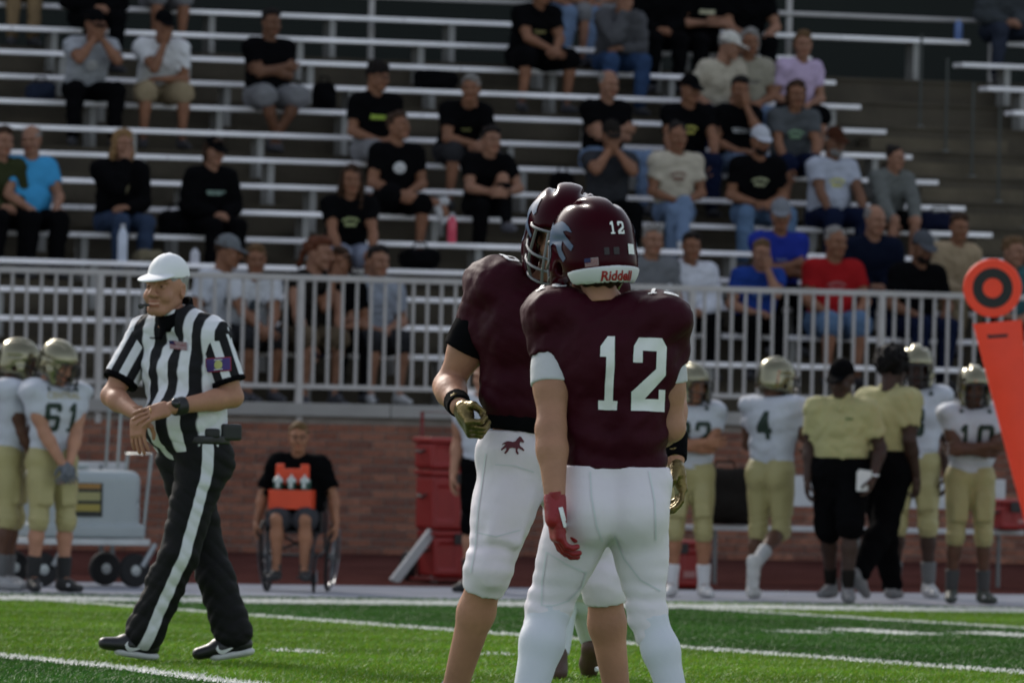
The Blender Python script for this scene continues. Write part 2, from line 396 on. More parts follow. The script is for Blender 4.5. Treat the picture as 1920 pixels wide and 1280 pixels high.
# ================================================================ SOLID SHAPES FOR BODIES AND CLOTHES (distance fields -> one continuous mesh)
def vec(*a): return np.array(a if len(a) > 1 else a[0], dtype=np.float64)
def unit(v): v = np.asarray(v, float); return v / (np.linalg.norm(v) + 1e-12)
class Field:
    def __init__(s, lo, hi, h):
        s.lo = np.array(lo, float); s.h = h; s.n = np.ceil((np.array(hi, float) - s.lo) / h).astype(int) + 1
        s.ax = [s.lo[i] + h * np.arange(s.n[i]) for i in range(3)]
        s.d = np.full(s.n, 0.25, dtype=np.float32)
    def sub(s, lo, hi):
        a = np.clip(np.floor((np.asarray(lo) - s.lo) / s.h).astype(int), 0, s.n); b = np.clip(np.ceil((np.asarray(hi) - s.lo) / s.h).astype(int) + 1, 0, s.n)
        if np.any(b <= a): return None, None
        sl = tuple(slice(a[i], b[i]) for i in range(3))
        P = [s.ax[0][sl[0]][:, None, None], s.ax[1][sl[1]][None, :, None], s.ax[2][sl[2]][None, None, :]]
        return sl, P
    def comb(s, sl, q, k, op):
        d = s.d[sl]; q = q.astype(np.float32)
        if op == 'u':
            if k > 0: h = np.maximum(k - np.abs(d - q), 0) / k; r = np.minimum(d, q) - h * h * k * .25
            else: r = np.minimum(d, q)
        else:
            q = -q
            if k > 0: h = np.maximum(k - np.abs(d - q), 0) / k; r = np.maximum(d, q) + h * h * k * .25
            else: r = np.maximum(d, q)
        s.d[sl] = r
    def cap(s, a, b, ra, rb=None, k=0.02, n=None, q=1.0, op='u'):
        """tapered capsule, optionally flattened along n by q"""
        a = np.asarray(a, float); b = np.asarray(b, float); rb = ra if rb is None else rb
        m = max(ra, rb) + k + 3 * s.h; sl, P = s.sub(np.minimum(a, b) - m, np.maximum(a, b) + m)
        if sl is None: return s
        ab = b - a; L = float(ab @ ab) + 1e-12
        p = [P[i] - a[i] for i in range(3)]
        t = np.clip((p[0] * ab[0] + p[1] * ab[1] + p[2] * ab[2]) / L, 0, 1)
        w = [p[i] - t * ab[i] for i in range(3)]
        d2 = w[0] ** 2 + w[1] ** 2 + w[2] ** 2
        if n is not None:
            n = unit(n); wn = w[0] * n[0] + w[1] * n[1] + w[2] * n[2]; d2 = d2 + (q * q - 1) * wn * wn
        s.comb(sl, np.sqrt(d2) - (ra + t * (rb - ra)), k, op); return s
    def ell(s, c, r, R=None, k=0.02, op='u'):
        c = np.asarray(c, float); r = np.asarray(r, float); m = max(r) + k + 3 * s.h
        sl, P = s.sub(c - m, c + m)
        if sl is None: return s
        p = [P[i] - c[i] for i in range(3)]
        if R is not None: p = [p[0] * R[0, j] + p[1] * R[1, j] + p[2] * R[2, j] for j in range(3)]
        q = np.sqrt((p[0] / r[0]) ** 2 + (p[1] / r[1]) ** 2 + (p[2] / r[2]) ** 2)
        q2 = np.sqrt((p[0] / r[0] ** 2) ** 2 + (p[1] / r[1] ** 2) ** 2 + (p[2] / r[2] ** 2) ** 2)
        s.comb(sl, q * (q - 1) / (q2 + 1e-9), k, op); return s
    def box(s, c, hs, rnd, R=None, k=0.0, op='u'):
        c = np.asarray(c, float); hs = np.asarray(hs, float); m = np.linalg.norm(hs) + k + 3 * s.h
        sl, P = s.sub(c - m, c + m)
        if sl is None: return s
        p = [P[i] - c[i] for i in range(3)]
        if R is not None: p = [p[0] * R[0, j] + p[1] * R[1, j] + p[2] * R[2, j] for j in range(3)]
        a = [np.abs(p[i]) - hs[i] + rnd for i in range(3)]
        o = np.sqrt(np.maximum(a[0], 0) ** 2 + np.maximum(a[1], 0) ** 2 + np.maximum(a[2], 0) ** 2) + np.minimum(np.maximum(np.maximum(a[0], a[1]), a[2]), 0) - rnd
        s.comb(sl, o + np.zeros([sl[i].stop - sl[i].start for i in range(3)]), k, op); return s
    def keep(s, p, n, k=0.0):
        """keep the half space where (x-p).n > 0"""
        n = unit(n); sl = tuple(slice(0, s.n[i]) for i in range(3))
        q = (s.ax[0][:, None, None] - p[0]) * n[0] + (s.ax[1][None, :, None] - p[1]) * n[1] + (s.ax[2][None, None, :] - p[2]) * n[2]
        s.comb(sl, q, k, 'i_'); return s
    def disp(s, fn):
        s.d += fn(s.ax[0][:, None, None], s.ax[1][None, :, None], s.ax[2][None, None, :]).astype(np.float32); return s
    def mesh(s):
        d = s.d.copy()
        d[0] = d[-1] = 0.2; d[:, 0] = d[:, -1] = 0.2; d[:, :, 0] = d[:, :, -1] = 0.2
        ins = d < 0
        c = [ins[i:s.n[0] - 1 + i, j:s.n[1] - 1 + j, k:s.n[2] - 1 + k] for i in (0, 1) for j in (0, 1) for k in (0, 1)]
        tot = sum(x.astype(np.int8) for x in c); act = (tot > 0) & (tot < 8)
        I = np.argwhere(act); N = len(I)
        if N == 0: return np.zeros((0, 3)), np.zeros((0, 4), int)
        ids = np.full(act.shape, -1, dtype=np.int32); ids[act] = np.arange(N)
        cv = np.stack([d[I[:, 0] + i, I[:, 1] + j, I[:, 2] + k] for i in (0, 1) for j in (0, 1) for k in (0, 1)], 1)
        off = np.array([(i, j, k) for i in (0, 1) for j in (0, 1) for k in (0, 1)], float)
        acc = np.zeros((N, 3)); cnt = np.zeros(N)
        for a in range(8):
            for ax in range(3):
                if off[a][ax] == 0:
                    b = a + (4, 2, 1)[ax]; da, db = cv[:, a], cv[:, b]; x = (da < 0) != (db < 0)
                    t = np.where(x, da / np.where(x, da - db, 1), 0)
                    acc += np.where(x[:, None], off[a] + t[:, None] * (off[b] - off[a]), 0); cnt += x
        V = s.lo + s.h * (I + acc / cnt[:, None])
        F = []
        for ax in range(3):
            u, w = [(1, 2), (2, 0), (0, 1)][ax]
            A = np.take(ins, range(0, s.n[ax] - 1), ax); B = np.take(ins, range(1, s.n[ax]), ax)
            E = np.argwhere(A != B)
            ok = (E[:, u] > 0) & (E[:, w] > 0) & (E[:, u] < s.n[u] - 1) & (E[:, w] < s.n[w] - 1); E = E[ok]
            fl = A[E[:, 0], E[:, 1], E[:, 2]]
            eu = np.zeros(3, int); eu[u] = 1; ew = np.zeros(3, int); ew[w] = 1
            g = lambda X: ids[X[:, 0], X[:, 1], X[:, 2]]
            q = np.stack([g(E - eu - ew), g(E - ew), g(E), g(E - eu)], 1)
            q[~fl] = q[~fl][:, ::-1]; F.append(q)
        return V, np.concatenate(F)
def frame(front, up):
    """columns: side (the figure's left), back, up; local front is -y"""
    z = unit(up); y = -unit(np.asarray(front, float) - z * (np.asarray(front, float) @ z)); x = np.cross(y, z)
    return np.stack([x, y, z], 1)
def eul(yaw, pitch=0.0, roll=0.0):
    """head frame from yaw (turn to own left +), pitch (nod down +), tilt"""
    return np.array(Matrix.Rotation(yaw, 3, 'Z') @ Matrix.Rotation(pitch, 3, 'X') @ Matrix.Rotation(roll, 3, 'Y'))
def ik(a, t, l1, l2, pole):
    a = np.asarray(a, float); t = np.asarray(t, float); d = t - a; L = np.linalg.norm(d)
    if L > (l1 + l2) * .995: d = d / L * (l1 + l2) * .995; L = (l1 + l2) * .995
    x = (l1 * l1 - l2 * l2 + L * L) / (2 * L); h = math.sqrt(max(l1 * l1 - x * x, 0)); u = d / L
    p = np.asarray(pole, float); p = unit(p - u * (p @ u))
    return a + u * x + p * h, a + d
def vnoise(V, s, seed=0):
    """cheap smooth pseudo noise from summed sines"""
    r = np.random.RandomState(seed); o = 0
    for i in range(5):
        k = r.normal(0, 1, 3) * s; o = o + np.sin(V[..., 0] * k[0] + V[..., 1] * k[1] + V[..., 2] * k[2] + r.uniform(0, 6))
    return o / 5
class Bag:
    """meshes joined into one"""
    def __init__(s): s.V = []; s.F = []; s.T = []; s.n = 0
    def add(s, V, F, tint=None, R=None, t=None, sc=1.0, flip=False):
        if len(V) == 0: return s
        V = np.asarray(V) * sc
        if R is not None: V = V @ np.asarray(R).T
        if t is not None: V = V + np.asarray(t)
        F = np.asarray(F)
        s.V.append(V); s.F.append((F[:, ::-1] if flip else F) + s.n); s.n += len(V)
        s.T.append(np.ones((len(V), 4)) if tint is None else tint); return s
    def build(s, name, m, parent, tint=False):
        if not s.V: return None
        me = mesh_np(name, np.concatenate(s.V), np.concatenate(s.F))
        if tint: attr(me, 'tint', np.concatenate(s.T), 'FLOAT_COLOR')
        return link(name, me, m, parent)

# ---------------------------------------------------------------- head, hand, hair, cap, helmet shapes (head frame: front -y, up z)
def head_shape(h=0.005, smile=False, fem=False):
    f = Field((-.12, -.16, -.17), (.12, .13, .15), h)
    f.ell((0, .016, .038), (.077, .098, .090), k=0)
    f.ell((0, -.012, .0), (.066, .078, .088), k=.03)
    w = .050 if fem else .056
    f.ell((0, -.030, -.058), (w, .058, .052), k=.03)
    f.ell((0, -.074, -.098), (.026, .020, .018), k=.03)
    for sx in (-1, 1):
        f.cap((sx * .052, .0, -.05), (sx * .028, -.066, -.096), .016, .014, k=.03)
        f.ell((sx * .040, -.068, -.030), (.024, .022, .022), k=.03)
        f.cap((sx * .012, -.098, .030), (sx * .052, -.078, .032), .010, .008, k=.02)
        f.ell((sx * .033, -.104, .010), (.021, .016, .013), k=.012, op='s')
        f.ell((sx * .033, -.0785, .008), (.0155, .0150, .0125), k=.003)
        R = frame((sx * .35, -1, 0), (0, .18, 1)); f.ell((sx * .079, .014, -.004), (.011, .022, .034), R, k=.008)
        f.ell((sx * .088, .006, .0), (.008, .012, .020), R, k=.006, op='s')
        f.ell((sx * .015, -.108, -.030), (.011, .012, .009), k=.010)
    f.cap((0, -.094, .020), (0, -.119, -.024), .0085, .0125, k=.018)
    zm = -.064
    f.cap((-.020, -.090, zm + .005), (.020, -.090, zm + .005), .0075, k=.010)
    f.cap((-.017, -.088, zm - .008), (.017, -.088, zm - .008), .0085, k=.010)
    if smile:
        for sx in (-1, 1): f.ell((sx * .042, -.070, -.038), (.018, .018, .014), k=.016)
        f.cap((-.030, -.093, zm + .003), (0, -.104, zm - .003), .0028, k=.004, op='s'); f.cap((.030, -.093, zm + .003), (0, -.104, zm - .003), .0028, k=.004, op='s')
    else: f.cap((-.024, -.098, zm - .001), (.024, -.098, zm - .001), .0022, k=.004, op='s')
    f.cap((0, .030, -.06), (0, .040, -.17), .056, .058, k=.03)
    V, F = f.mesh(); T = np.ones((len(V), 4))
    x, y, z = np.abs(V[:, 0]), V[:, 1], V[:, 2]
    def paint(mask, c): T[mask, :3] = c
    paint((z > zm - .016) & (z < zm + .011) & (x < .026) & (y < -.082), (.86, .62, .60))
    if smile: paint((np.abs(z - zm + .002 - x * .12) < .0042) & (x < .025) & (y < -.078), (1.5, 1.7, 2.0))
    e = ((x - .033) / .015) ** 2 + ((z - .0085) / (.0050 if smile else .0066)) ** 2
    paint((e < 1) & (y < -.07), (1.0, 1.05, 1.1)); paint((((x - .033) / .0050) ** 2 + ((z - .0085) / .0050) ** 2 < 1) & (y < -.07), (.08, .06, .05))
    paint((e >= 1) & (e < 1.6) & (y < -.06) & (z > .0085), (.72, .64, .60))
    paint((np.abs(z - .036 + .1 * np.abs(x - .03)) < .005) & (x > .012) & (x < .052) & (y < -.06), (.62, .52, .46))
    return V, F, T
def hair_shape(kind, h=0.006):
    f = Field((-.16, -.16, -.34), (.16, .20, .20), h)
    f.ell((0, .021, .044), (.0825, .1025, .0925), k=0)
    if kind in ('short', 'medium', 'long', 'curly', 'afro'):
        f.ell((0, -.034, .106), (.056, .050, .030), k=.03)
    if kind == 'medium':
        for sx in (-1, 1): f.cap((sx * .072, .02, .04), (sx * .076, .025, -.07), .026, .022, k=.03)
        f.cap((0, .085, .02), (0, .085, -.09), .060, .050, k=.03)
    if kind == 'long':
        for sx in (-1, 1):
            f.cap((sx * .068, -.01, .05), (sx * .086, .0, -.09), .026, .030, k=.03); f.cap((sx * .086, 0, -.09), (sx * .088, -.03, -.24), .030, .018, k=.03)
        f.cap((0, .085, .02), (0, .095, -.18), .066, .055, k=.03)
    if kind == 'bun': f.ell((0, .105, .10), (.042, .042, .04), k=.015)
    if kind == 'tail': f.ell((0, -.045, .100), (.062, .055, .036), k=.03); f.cap((0, .115, .05), (0, .150, -.12), .030, .016, k=.02)
    if kind == 'afro': f.ell((0, .02, .055), (.118, .125, .118), k=.02)
    if kind == 'curly': f.ell((0, .01, .075), (.092, .105, .088), k=.02)
    # leave the face free
    f.ell((0, -.128, -.030), (.080 if kind != 'long' else .068, .088, .122), k=.010, op='s')
    if kind in ('short', 'buzz', 'fringe', 'bun', 'tail', 'curly', 'afro'):
        f.box((0, -.075, -.150), (.2, .085, .16), .02, k=.015, op='s')
        f.box((0, .0, -.235), (.2, .3, .17), .02, k=.01, op='s') if kind != 'tail' else f.box((0, -.05, -.235), (.2, .14, .17), .02, k=.01, op='s')
    if kind == 'fringe': f.ell((0, -.03, .13), (.085, .125, .075), k=.015, op='s')
    a = {'afro': .011, 'curly': .011}.get(kind, .0075); sc = {'afro': 90, 'curly': 80}.get(kind, 60)
    f.disp(lambda x, y, z: a * (np.sin(x * sc + 3 * np.sin(z * 40)) * np.sin(z * sc * .55 + 2) + .6 * np.sin(y * sc * 1.1 + x * 30)))
    return f.mesh()
def cap_shape(h=0.005):
    f = Field((-.13, -.24, -.02), (.13, .15, .17), h)
    f.ell((0, .014, .048), (.086, .105, .098), k=0)
    f.keep((0, 0, .040), (0, -.12, 1), .004)
    f.ell((0, .014, .038), (.079, .098, .086), k=.0, op='s')
    g = Field((-.13, -.24, -.02), (.13, .15, .17), h)
    g.ell((0, -.078, .039), (.074, .116, .011), frame((0, -1, -.24), (0, -.24, 1)), k=0)
    g.disp(lambda x, y, z: np.zeros_like(x + y + z)); g.d = g.d
    g.ell((0, .014, .03), (.080, .100, .09), k=.003, op='s')
    f.d = np.minimum(f.d, g.d)
    f.ell((0, .012, .146), (.008, .008, .004), k=.003)
    f.disp(lambda x, y, z: .0011 * np.exp(-(np.abs(np.sin(1.5 * np.arctan2(x, -(y - .014)) )) * np.hypot(x, y - .014) / .004) ** 2) * (z > .06))
    return f.mesh()
def helmet_shape(h=0.005):
    f = Field((-.16, -.20, -.19), (.16, .20, .21), h)
    f.ell((0, .012, .038), (.122, .152, .136), k=0)
    f.ell((0, .050, -.050), (.112, .108, .085), k=.05)
    for sx in (-1, 1): f.cap((sx * .082, -.035, -.045), (sx * .076, -.075, -.100), .042, .034, k=.04)
    f.keep((0, .0, -.128), (0, .10, 1), .012)
    f.ell((0, .010, .030), (.099, .125, .112), k=.01, op='s')
    f.ell((0, .040, -.08), (.092, .100, .13), k=.02, op='s')
    f.box((0, -.160, -.090), (.078, .130, .146), .04, k=.012, op='s')
    for sx in (-1, 1):
        f.cap((sx * .09, .010, -.042), (sx * .2, .010, -.042), .018, k=.006, op='s')
        f.cap((sx * .050, -.10, .163), (sx * .050, .13, .140), .0085, .0075, k=.02, op='s')
        f.cap((sx * .126, -.055, .055), (sx * .119, .105, .030), .006, k=.014, op='s')
    return f.mesh()
def mask_mesh(r=.0048):
    mb = MB()
    def arc(z, w, fr, y0, zs=None, n=13):
        P = []
        for i in range(n):
            a = math.pi * i / (n - 1); x = -math.cos(a) * w; y = y0 - (fr * math.sin(a) ** .75)
            P.append((x, y, (z if zs is None else zs + (z - zs) * math.sin(a) ** .5)))
        return P
    mb.tube(arc(.052, .098, .095, -.065), r); mb.tube(arc(-.030, .105, .130, -.055, zs=.0), r)
    mb.tube(arc(-.068, .104, .140, -.050, zs=-.045), r); mb.tube(arc(-.112, .096, .135, -.045, zs=-.085), r)
    for x in (-.034, .034): mb.tube([(x, -.155, .052), (x * 1.05, -.178, -.03), (x * 1.05, -.186, -.07), (x, -.176, -.112)], r)
    for sx in (-1, 1):
        mb.tube([(sx * .098, -.065, .052), (sx * .107, -.06, 0), (sx * .106, -.055, -.045), (sx * .097, -.048, -.088)], r)
        mb.tube([(sx * .075, -.135, .052), (sx * .088, -.13, -.03), (sx * .088, -.133, -.068), (sx * .075, -.13, -.11)], r)
    return mb.mesh('face_mask', True)
def hand_shape(h=0.004, curl=0.5, spread=0.12, fist=False, thick=1.0):
    """wrist at origin, fingers along -z, palm facing -y, thumb on +x side (a left hand seen from behind)"""
    f = Field((-.08, -.12, -.23), (.11, .07, .05), h)
    R = np.eye(3)
    f.box((0, 0, -.050), (.040, .0145 * thick, .046), .013, k=0)
    f.cap((0, 0, .045), (0, 0, -.03), .026, .028, k=.02, n=(0, 1, 0), q=1.25)
    f.ell((.022, -.008, -.035), (.020, .018, .034), k=.02)
    L = [.076, .086, .080, .062]; rr = .0088 * thick
    for i in range(4):
        x = .030 - .0203 * i; a = (1.5 - i) * spread; p = vec(x, 0, -.090 + .004 * abs(i - 1.2)); c = 0.0
        dirx = math.sin(a)
        ang = 0.0
        for j, fr in enumerate((.46, .31, .23)):
            ang += (1.45 if fist else curl * (1.0 + .15 * i)) * (.8 if j == 0 else 1.0) * .85
            q = p + L[i] * fr * vec(dirx * math.cos(ang), -math.sin(ang), -math.cos(ang))
            f.cap(p, q, rr * (1 - .06 * j), rr * (.94 - .06 * j), k=.006 if j == 0 else .003); p = q
    b = vec(.030, -.010, -.022); m1 = b + vec(.026, -.018, -.030); e = m1 + (vec(-.004, -.024, -.026) if not fist else vec(-.030, -.022, -.012)); e2 = e + (vec(-.010, -.010, -.020) if not fist else vec(-.022, -.002, -.006))
    f.cap(b, m1, .0145 * thick, .0115 * thick, k=.012); f.cap(m1, e, .0105 * thick, .0095 * thick, k=.004); f.cap(e, e2, .0095 * thick, .008 * thick, k=.003)
    return f.mesh()
TPL = {}
def tpl(kind, *a, **k):
    key = (kind.__name__, a, tuple(sorted(k.items())))
    if key not in TPL: TPL[key] = kind(*a, **k)
    return TPL[key]
# ================================================================ PEOPLE
def shoe_shape(h=0.006):
    f = Field((-.08, -.24, -.12), (.08, .12, .09), h)
    f.cap((0, .035, -.050), (.004, -.060, -.054), .037, .040, k=0); f.cap((.004, -.060, -.054), (.002, -.150, -.064), .040, .030, k=.02, n=(0, 0, 1), q=1.15)
    f.cap((0, .015, -.045), (0, .008, .030), .040, .042, k=.02); f.cap((0, .0, -.02), (0, -.07, -.045), .036, .030, k=.02)
    f.keep((0, 0, -.092), (0, 0, 1), .004)
    V, F = f.mesh(); T = np.ones((len(V), 4)); return V, F, T
def torso(f, J, infl=0.0, g=1.0, k=.05, belly=0.0, hips=1.0):
    P, C, N = J['pelvis'], J['chest'], J['neck']; s = J['side']; fr = J['front']; sp = J.get('pside', s)
    W = P + .45 * (C - P); sw = unit(s + sp)
    for q in (-1, 1):
        f.cap(P + sp * q * .078 * hips, W + sw * q * .070, .098 * g * hips + infl, .092 * g + infl, k, fr, 1.08)
        f.cap(W + sw * q * .070, C + s * q * .080, .092 * g + infl, .106 * g + infl, k, fr, 1.10)
    for sh in ('shL', 'shR'):
        f.cap(C, J[sh] * .80 + C * .20, .098 * g + infl, .064 + infl, k, fr, 1.1)
        f.cap(N - J['up'] * .02, J[sh], .050 + infl * .8, .060 + infl, .06)
    if belly: f.ell(W + fr * .055 + (P - W) * .15, (.15 * g + infl, .10 + belly + infl, .15), frame(fr, J['up']), k=.06)
    f.cap(N - J['up'] * .03, J['head'] - J['up'] * .06, .056, .052, .02)
def limb_arm(f, J, s, infl=0.0, t0=0.0, t1=2.0, g=1.0, k=.02, tight=0.0):
    """t runs 0 shoulder, 1 elbow, 2 wrist"""
    a, b, c = J['sh' + s], J['el' + s], J['wr' + s]
    if t1 <= 1:
        f.cap(a, a + (b - a) * t1, .058 * g + infl, (.058 - .014 * t1) * g + infl, k); return
    m = b + (c - b) * .28; e = b + (c - b) * (t1 - 1)
    f.cap(a, b, .056 * g + infl, .043 * g + infl, k); f.cap(a + (b - a) * .45, a + (b - a) * .6, .052 * g + infl, k=k + .02)
    if t1 < 1.3: f.cap(b, e, .043 * g + infl, .043 * g + infl, k); return
    fa = unit(np.cross(np.cross(b - a, J['front']), b - a)) if np.linalg.norm(np.cross(b - a, J['front'])) > 1e-4 else J['front']; q = 1 if s == 'L' else -1
    f.cap(a + (b - a) * .38 + fa * .014, a + (b - a) * .74 + fa * .012, .044 * g + infl, .036 * g + infl, k); f.cap(a + (b - a) * .25 - fa * .014, a + (b - a) * .66 - fa * .012, .043 * g + infl, .036 * g + infl, k)
    f.cap(b + (c - b) * .04 + J['side'] * q * .012, b + (c - b) * .34 + fa * .010 + J['side'] * q * .006, .036 * g + infl, .034 * g + infl, k)
    f.cap(b, m, .042 * g + infl, .045 * g + infl, k); f.cap(m, e, .045 * g + infl, (.045 - .016 * (t1 - 1.28) / .72) * g + infl, k)
def limb_leg(f, J, s, infl=0.0, t1=2.0, g=1.0, k=.03, loose=0.0):
    a, b, c = J['hp' + s], J['kn' + s], J['an' + s]; g = g * J.get('lk' + s, 1.0)
    if t1 <= 1:
        e = a + (b - a) * t1; f.cap(a, e, .092 * g + infl, (.092 - .032 * t1) * g + infl + loose, k); return
    f.cap(a, b, .092 * g + infl, .060 * g + infl, k)
    back = J.get('kb' + s, None); 
    if back is None:
        x = unit(unit(b - a) - unit(c - b)); back = -x if np.linalg.norm(unit(b - a) - unit(c - b)) > .15 else -J['front']
    m = b + (c - b) * .30 + back * .012; e = b + (c - b) * min(1.0, t1 - 1)
    if t1 < 1.32: f.cap(b, e, .058 * g + infl, .056 * g + infl + loose, k); return
    f.cap(b, m, .057 * g + infl, .058 * g + infl, k); f.cap(m, e, .058 * g + infl, (.058 - .021 * (t1 - 1.3) / .7) * g + infl + loose, k)
def bounds(J, keys, m=.2):
    P = np.array([J[k] for k in keys]); return P.min(0) - m, P.max(0) + m
BK = ['pelvis', 'chest', 'neck', 'head', 'shL', 'shR', 'elL', 'elR', 'wrL', 'wrR', 'hpL', 'hpR', 'knL', 'knR', 'anL', 'anR']
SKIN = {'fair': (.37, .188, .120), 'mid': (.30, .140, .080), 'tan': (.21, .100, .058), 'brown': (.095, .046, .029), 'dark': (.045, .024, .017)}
for k_, c_2 in list(SKIN.items()): SKIN['shaded_' + k_] = tuple(v * .66 for v in c_2)  # crowd skin: same tones darkened, shade of the stands put into the colour
def skin_mat(k): return mat('skin_' + k, SKIN[k], 0.55, var=0.22, vscale=7, bump=.12, bscale=60, attr_tint='tint', spec=.28)
def hand_place(bag, J, s, curl=.5, fist=False, h=.005, sc=1.0, spread=.12):
    V, F = tpl(hand_shape, h, curl, spread, fist)
    fd = unit(J.get('fd' + s, J['wr' + s] - J['el' + s])); pn = np.asarray(J.get('pn' + s, -J['side'] if s == 'L' else J['side']), float); pn = unit(pn - fd * (pn @ fd))
    R = np.stack([np.cross(pn, fd), -pn, -fd], 1)
    V = V.copy()
    if s == 'R': V[:, 0] *= -1
    else: V = V
    bag.add(V, F, R=R, t=J['wr' + s] + fd * .012, sc=sc, flip=(s == 'R'))
def make_body(J, skin, root, h=.014, g=1.0, head_h=.006, hands=('L', 'R'), curl=.5, fist=(), smile=False, fem=False, head_sc=1.0, name='body', hand_h=.006, lg=1.0):
    lo, hi = bounds(J, BK, .16); f = Field(lo, hi, h)
    torso(f, J, -.012, g)
    for s in 'LR':
        limb_arm(f, J, s, g=J.get('ag', 1.0)); limb_leg(f, J, s, g=lg, infl=-.004)
        f.cap(J['an' + s], J['an' + s] + J.get('tD' + s, J['front']) * .06 - vec(0, 0, .05), .034, .03, .02)
    V, F = f.mesh(); B = Bag(); B.add(V, F)
    hv, hf, ht = tpl(head_shape, head_h, smile, fem); B.add(hv, hf, ht, R=J['headR'], t=J['head'], sc=head_sc)
    for s in hands: hand_place(B, J, s, curl, s in fist, hand_h)
    return B.build(name, skin_mat(skin), root, True)
def folds(amp, seed):
    r = np.random.RandomState(seed); K = [(r.normal(0, 1, 3) * s, r.uniform(0, 6), w) for s, w in ((16, 1.0), (24, .8), (34, .6), (50, .35), (60, .3))]
    return lambda x, y, z: amp * sum(w * np.sin(x * k[0] + y * k[1] + z * k[2] * 1.3 + p + 1.2 * np.sin(x * k[1] * .7 + z * k[0] * .6)) for k, p, w in K) / 1.6
def creases(amp, seed, wl=.06, n=4):
    r = np.random.RandomState(seed + 7); K = []
    for i in range(n):
        d = unit(vec(r.normal(0, .6), r.normal(0, .6), r.uniform(.4, 1.0) * r.choice([-1, 1]))); K.append((d * 2 * math.pi / (wl * r.uniform(.7, 1.5)), r.uniform(0, 6), r.normal(0, 1, 3) * 7, r.uniform(0, 6), r.normal(0, 1, 3) * 9))
    def fn(x, y, z):
        o = 0
        for k, p, m, mp, w in K:
            a = x * k[0] + y * k[1] + z * k[2] + p + 1.6 * np.sin(x * w[0] + y * w[1] + z * w[2])
            o = o + (.5 - np.abs(np.sin(a * .5)) ** .8) * np.clip(np.sin(x * m[0] + y * m[1] + z * m[2] + mp) * .9 + .25, 0, 1)
        return amp * o
    return fn
def make_top(J, col, root, sleeve=.62, h=.015, infl=.016, g=1.0, hem=.10, belly=0.0, seed=0, name='shirt', fold=.0045, hood=False, neck=True, m=None, ag=None):
    keys = ['pelvis', 'chest', 'neck', 'shL', 'shR', 'elL', 'elR', 'wrL', 'wrR']; lo, hi = bounds(J, keys if sleeve > 1 else keys[:7], .2); f = Field(lo, hi, h)
    ag = J.get('ag', 1.0) if ag is None else ag
    for s in 'LR':
        if sleeve > 0: limb_arm(f, J, s, infl + .006, t1=sleeve, g=ag)
    if 0 < sleeve <= .95:
        for s in 'LR':
            d = unit(J['el' + s] - J['sh' + s]); e = J['sh' + s] + (J['el' + s] - J['sh' + s]) * sleeve
            f.cap(e + d * .035, e + d * .30, .085, .10, k=.004, op='s')
    torso(f, J, infl, g, belly=belly)
    if hood: f.ell(J['neck'] - J['front'] * .06 + J['up'] * .005, (.10, .06, .055), frame(J['front'], J['up']), k=.04)
    f.disp(folds(fold, seed)); f.disp(creases(max(.0075, h * .55), seed, wl=max(.055, h * 5.5)))
    up = J['up']; f.keep(J['pelvis'] - up * hem, unit(up + J['front'] * .0), .006)
    # neck opening
    f.cap(J['neck'] + up * .035 + J['front'] * .012, J['neck'] + up * .25, .066, .08, k=.012, op='s')
    V, F = f.mesh(); return Bag().add(V, F).build(name, m or cloth(col), root)
def make_bottom(J, col, root, length=2.0, h=.015, infl=.012, g=1.0, seed=0, name='trousers', fold=.005, rise=.10, loose=0.012, m=None):
    lo, hi = bounds(J, ['pelvis', 'hpL', 'hpR', 'knL', 'knR', 'anL', 'anR'], .2); f = Field(lo, hi, h)
    P = J['pelvis']; sp = J.get('pside', J['side']); 
    for q in (-1, 1): f.cap(P + sp * q * .078 + J['up'] * .05, P + sp * q * .078, .100 * g + infl, .106 * g + infl, .05, J['front'], 1.08)
    for s in 'LR':
        limb_leg(f, J, s, infl, t1=length, g=g, loose=loose)
        f.ell(J['hp' + s] - J['front'] * .045, (.092 * g + infl, .095 * g + infl, .10 * g + infl), k=.04)
    f.disp(folds(fold, seed + 50)); f.disp(creases(max(.0065, h * .5), seed + 3, wl=max(.06, h * 5.5))); pu = J.get('pup', J['up']); f.keep(P + pu * rise, -pu, .004)
    V, F = f.mesh(); return Bag().add(V, F).build(name, m or cloth(col), root)
M_shoe = {}
def make_shoes(J, col, root, sc=1.0, name='shoe', h=.008):
    V, F, T = tpl(shoe_shape, h)
    for s in 'LR':
        R = frame(J.get('tD' + s, J['front']), J.get('fU' + s, vec(0, 0, 1)))
        Bag().add(V, F, R=R, t=J['an' + s], sc=sc).build(name, mat('shoe_%02d_%02d_%02d' % tuple(int(c * 99) for c in col), col, .6, var=.1), root)
def on_head(J, V, F, name, m, root, sc=1.0, dy=0.0, turn=0.0):
    R = J['headR'] if not turn else J['headR'] @ eul(turn)
    return Bag().add(V, F, R=R, t=J['head'] + J['headR'] @ vec(0, dy, 0), sc=sc).build(name, m, root)
def hair_mat(col): return mat('hair_%02d_%02d_%02d' % tuple(int(c * 199) for c in col), col, .7, var=.35, vscale=40, bump=.7, bscale=110, spec=.15)
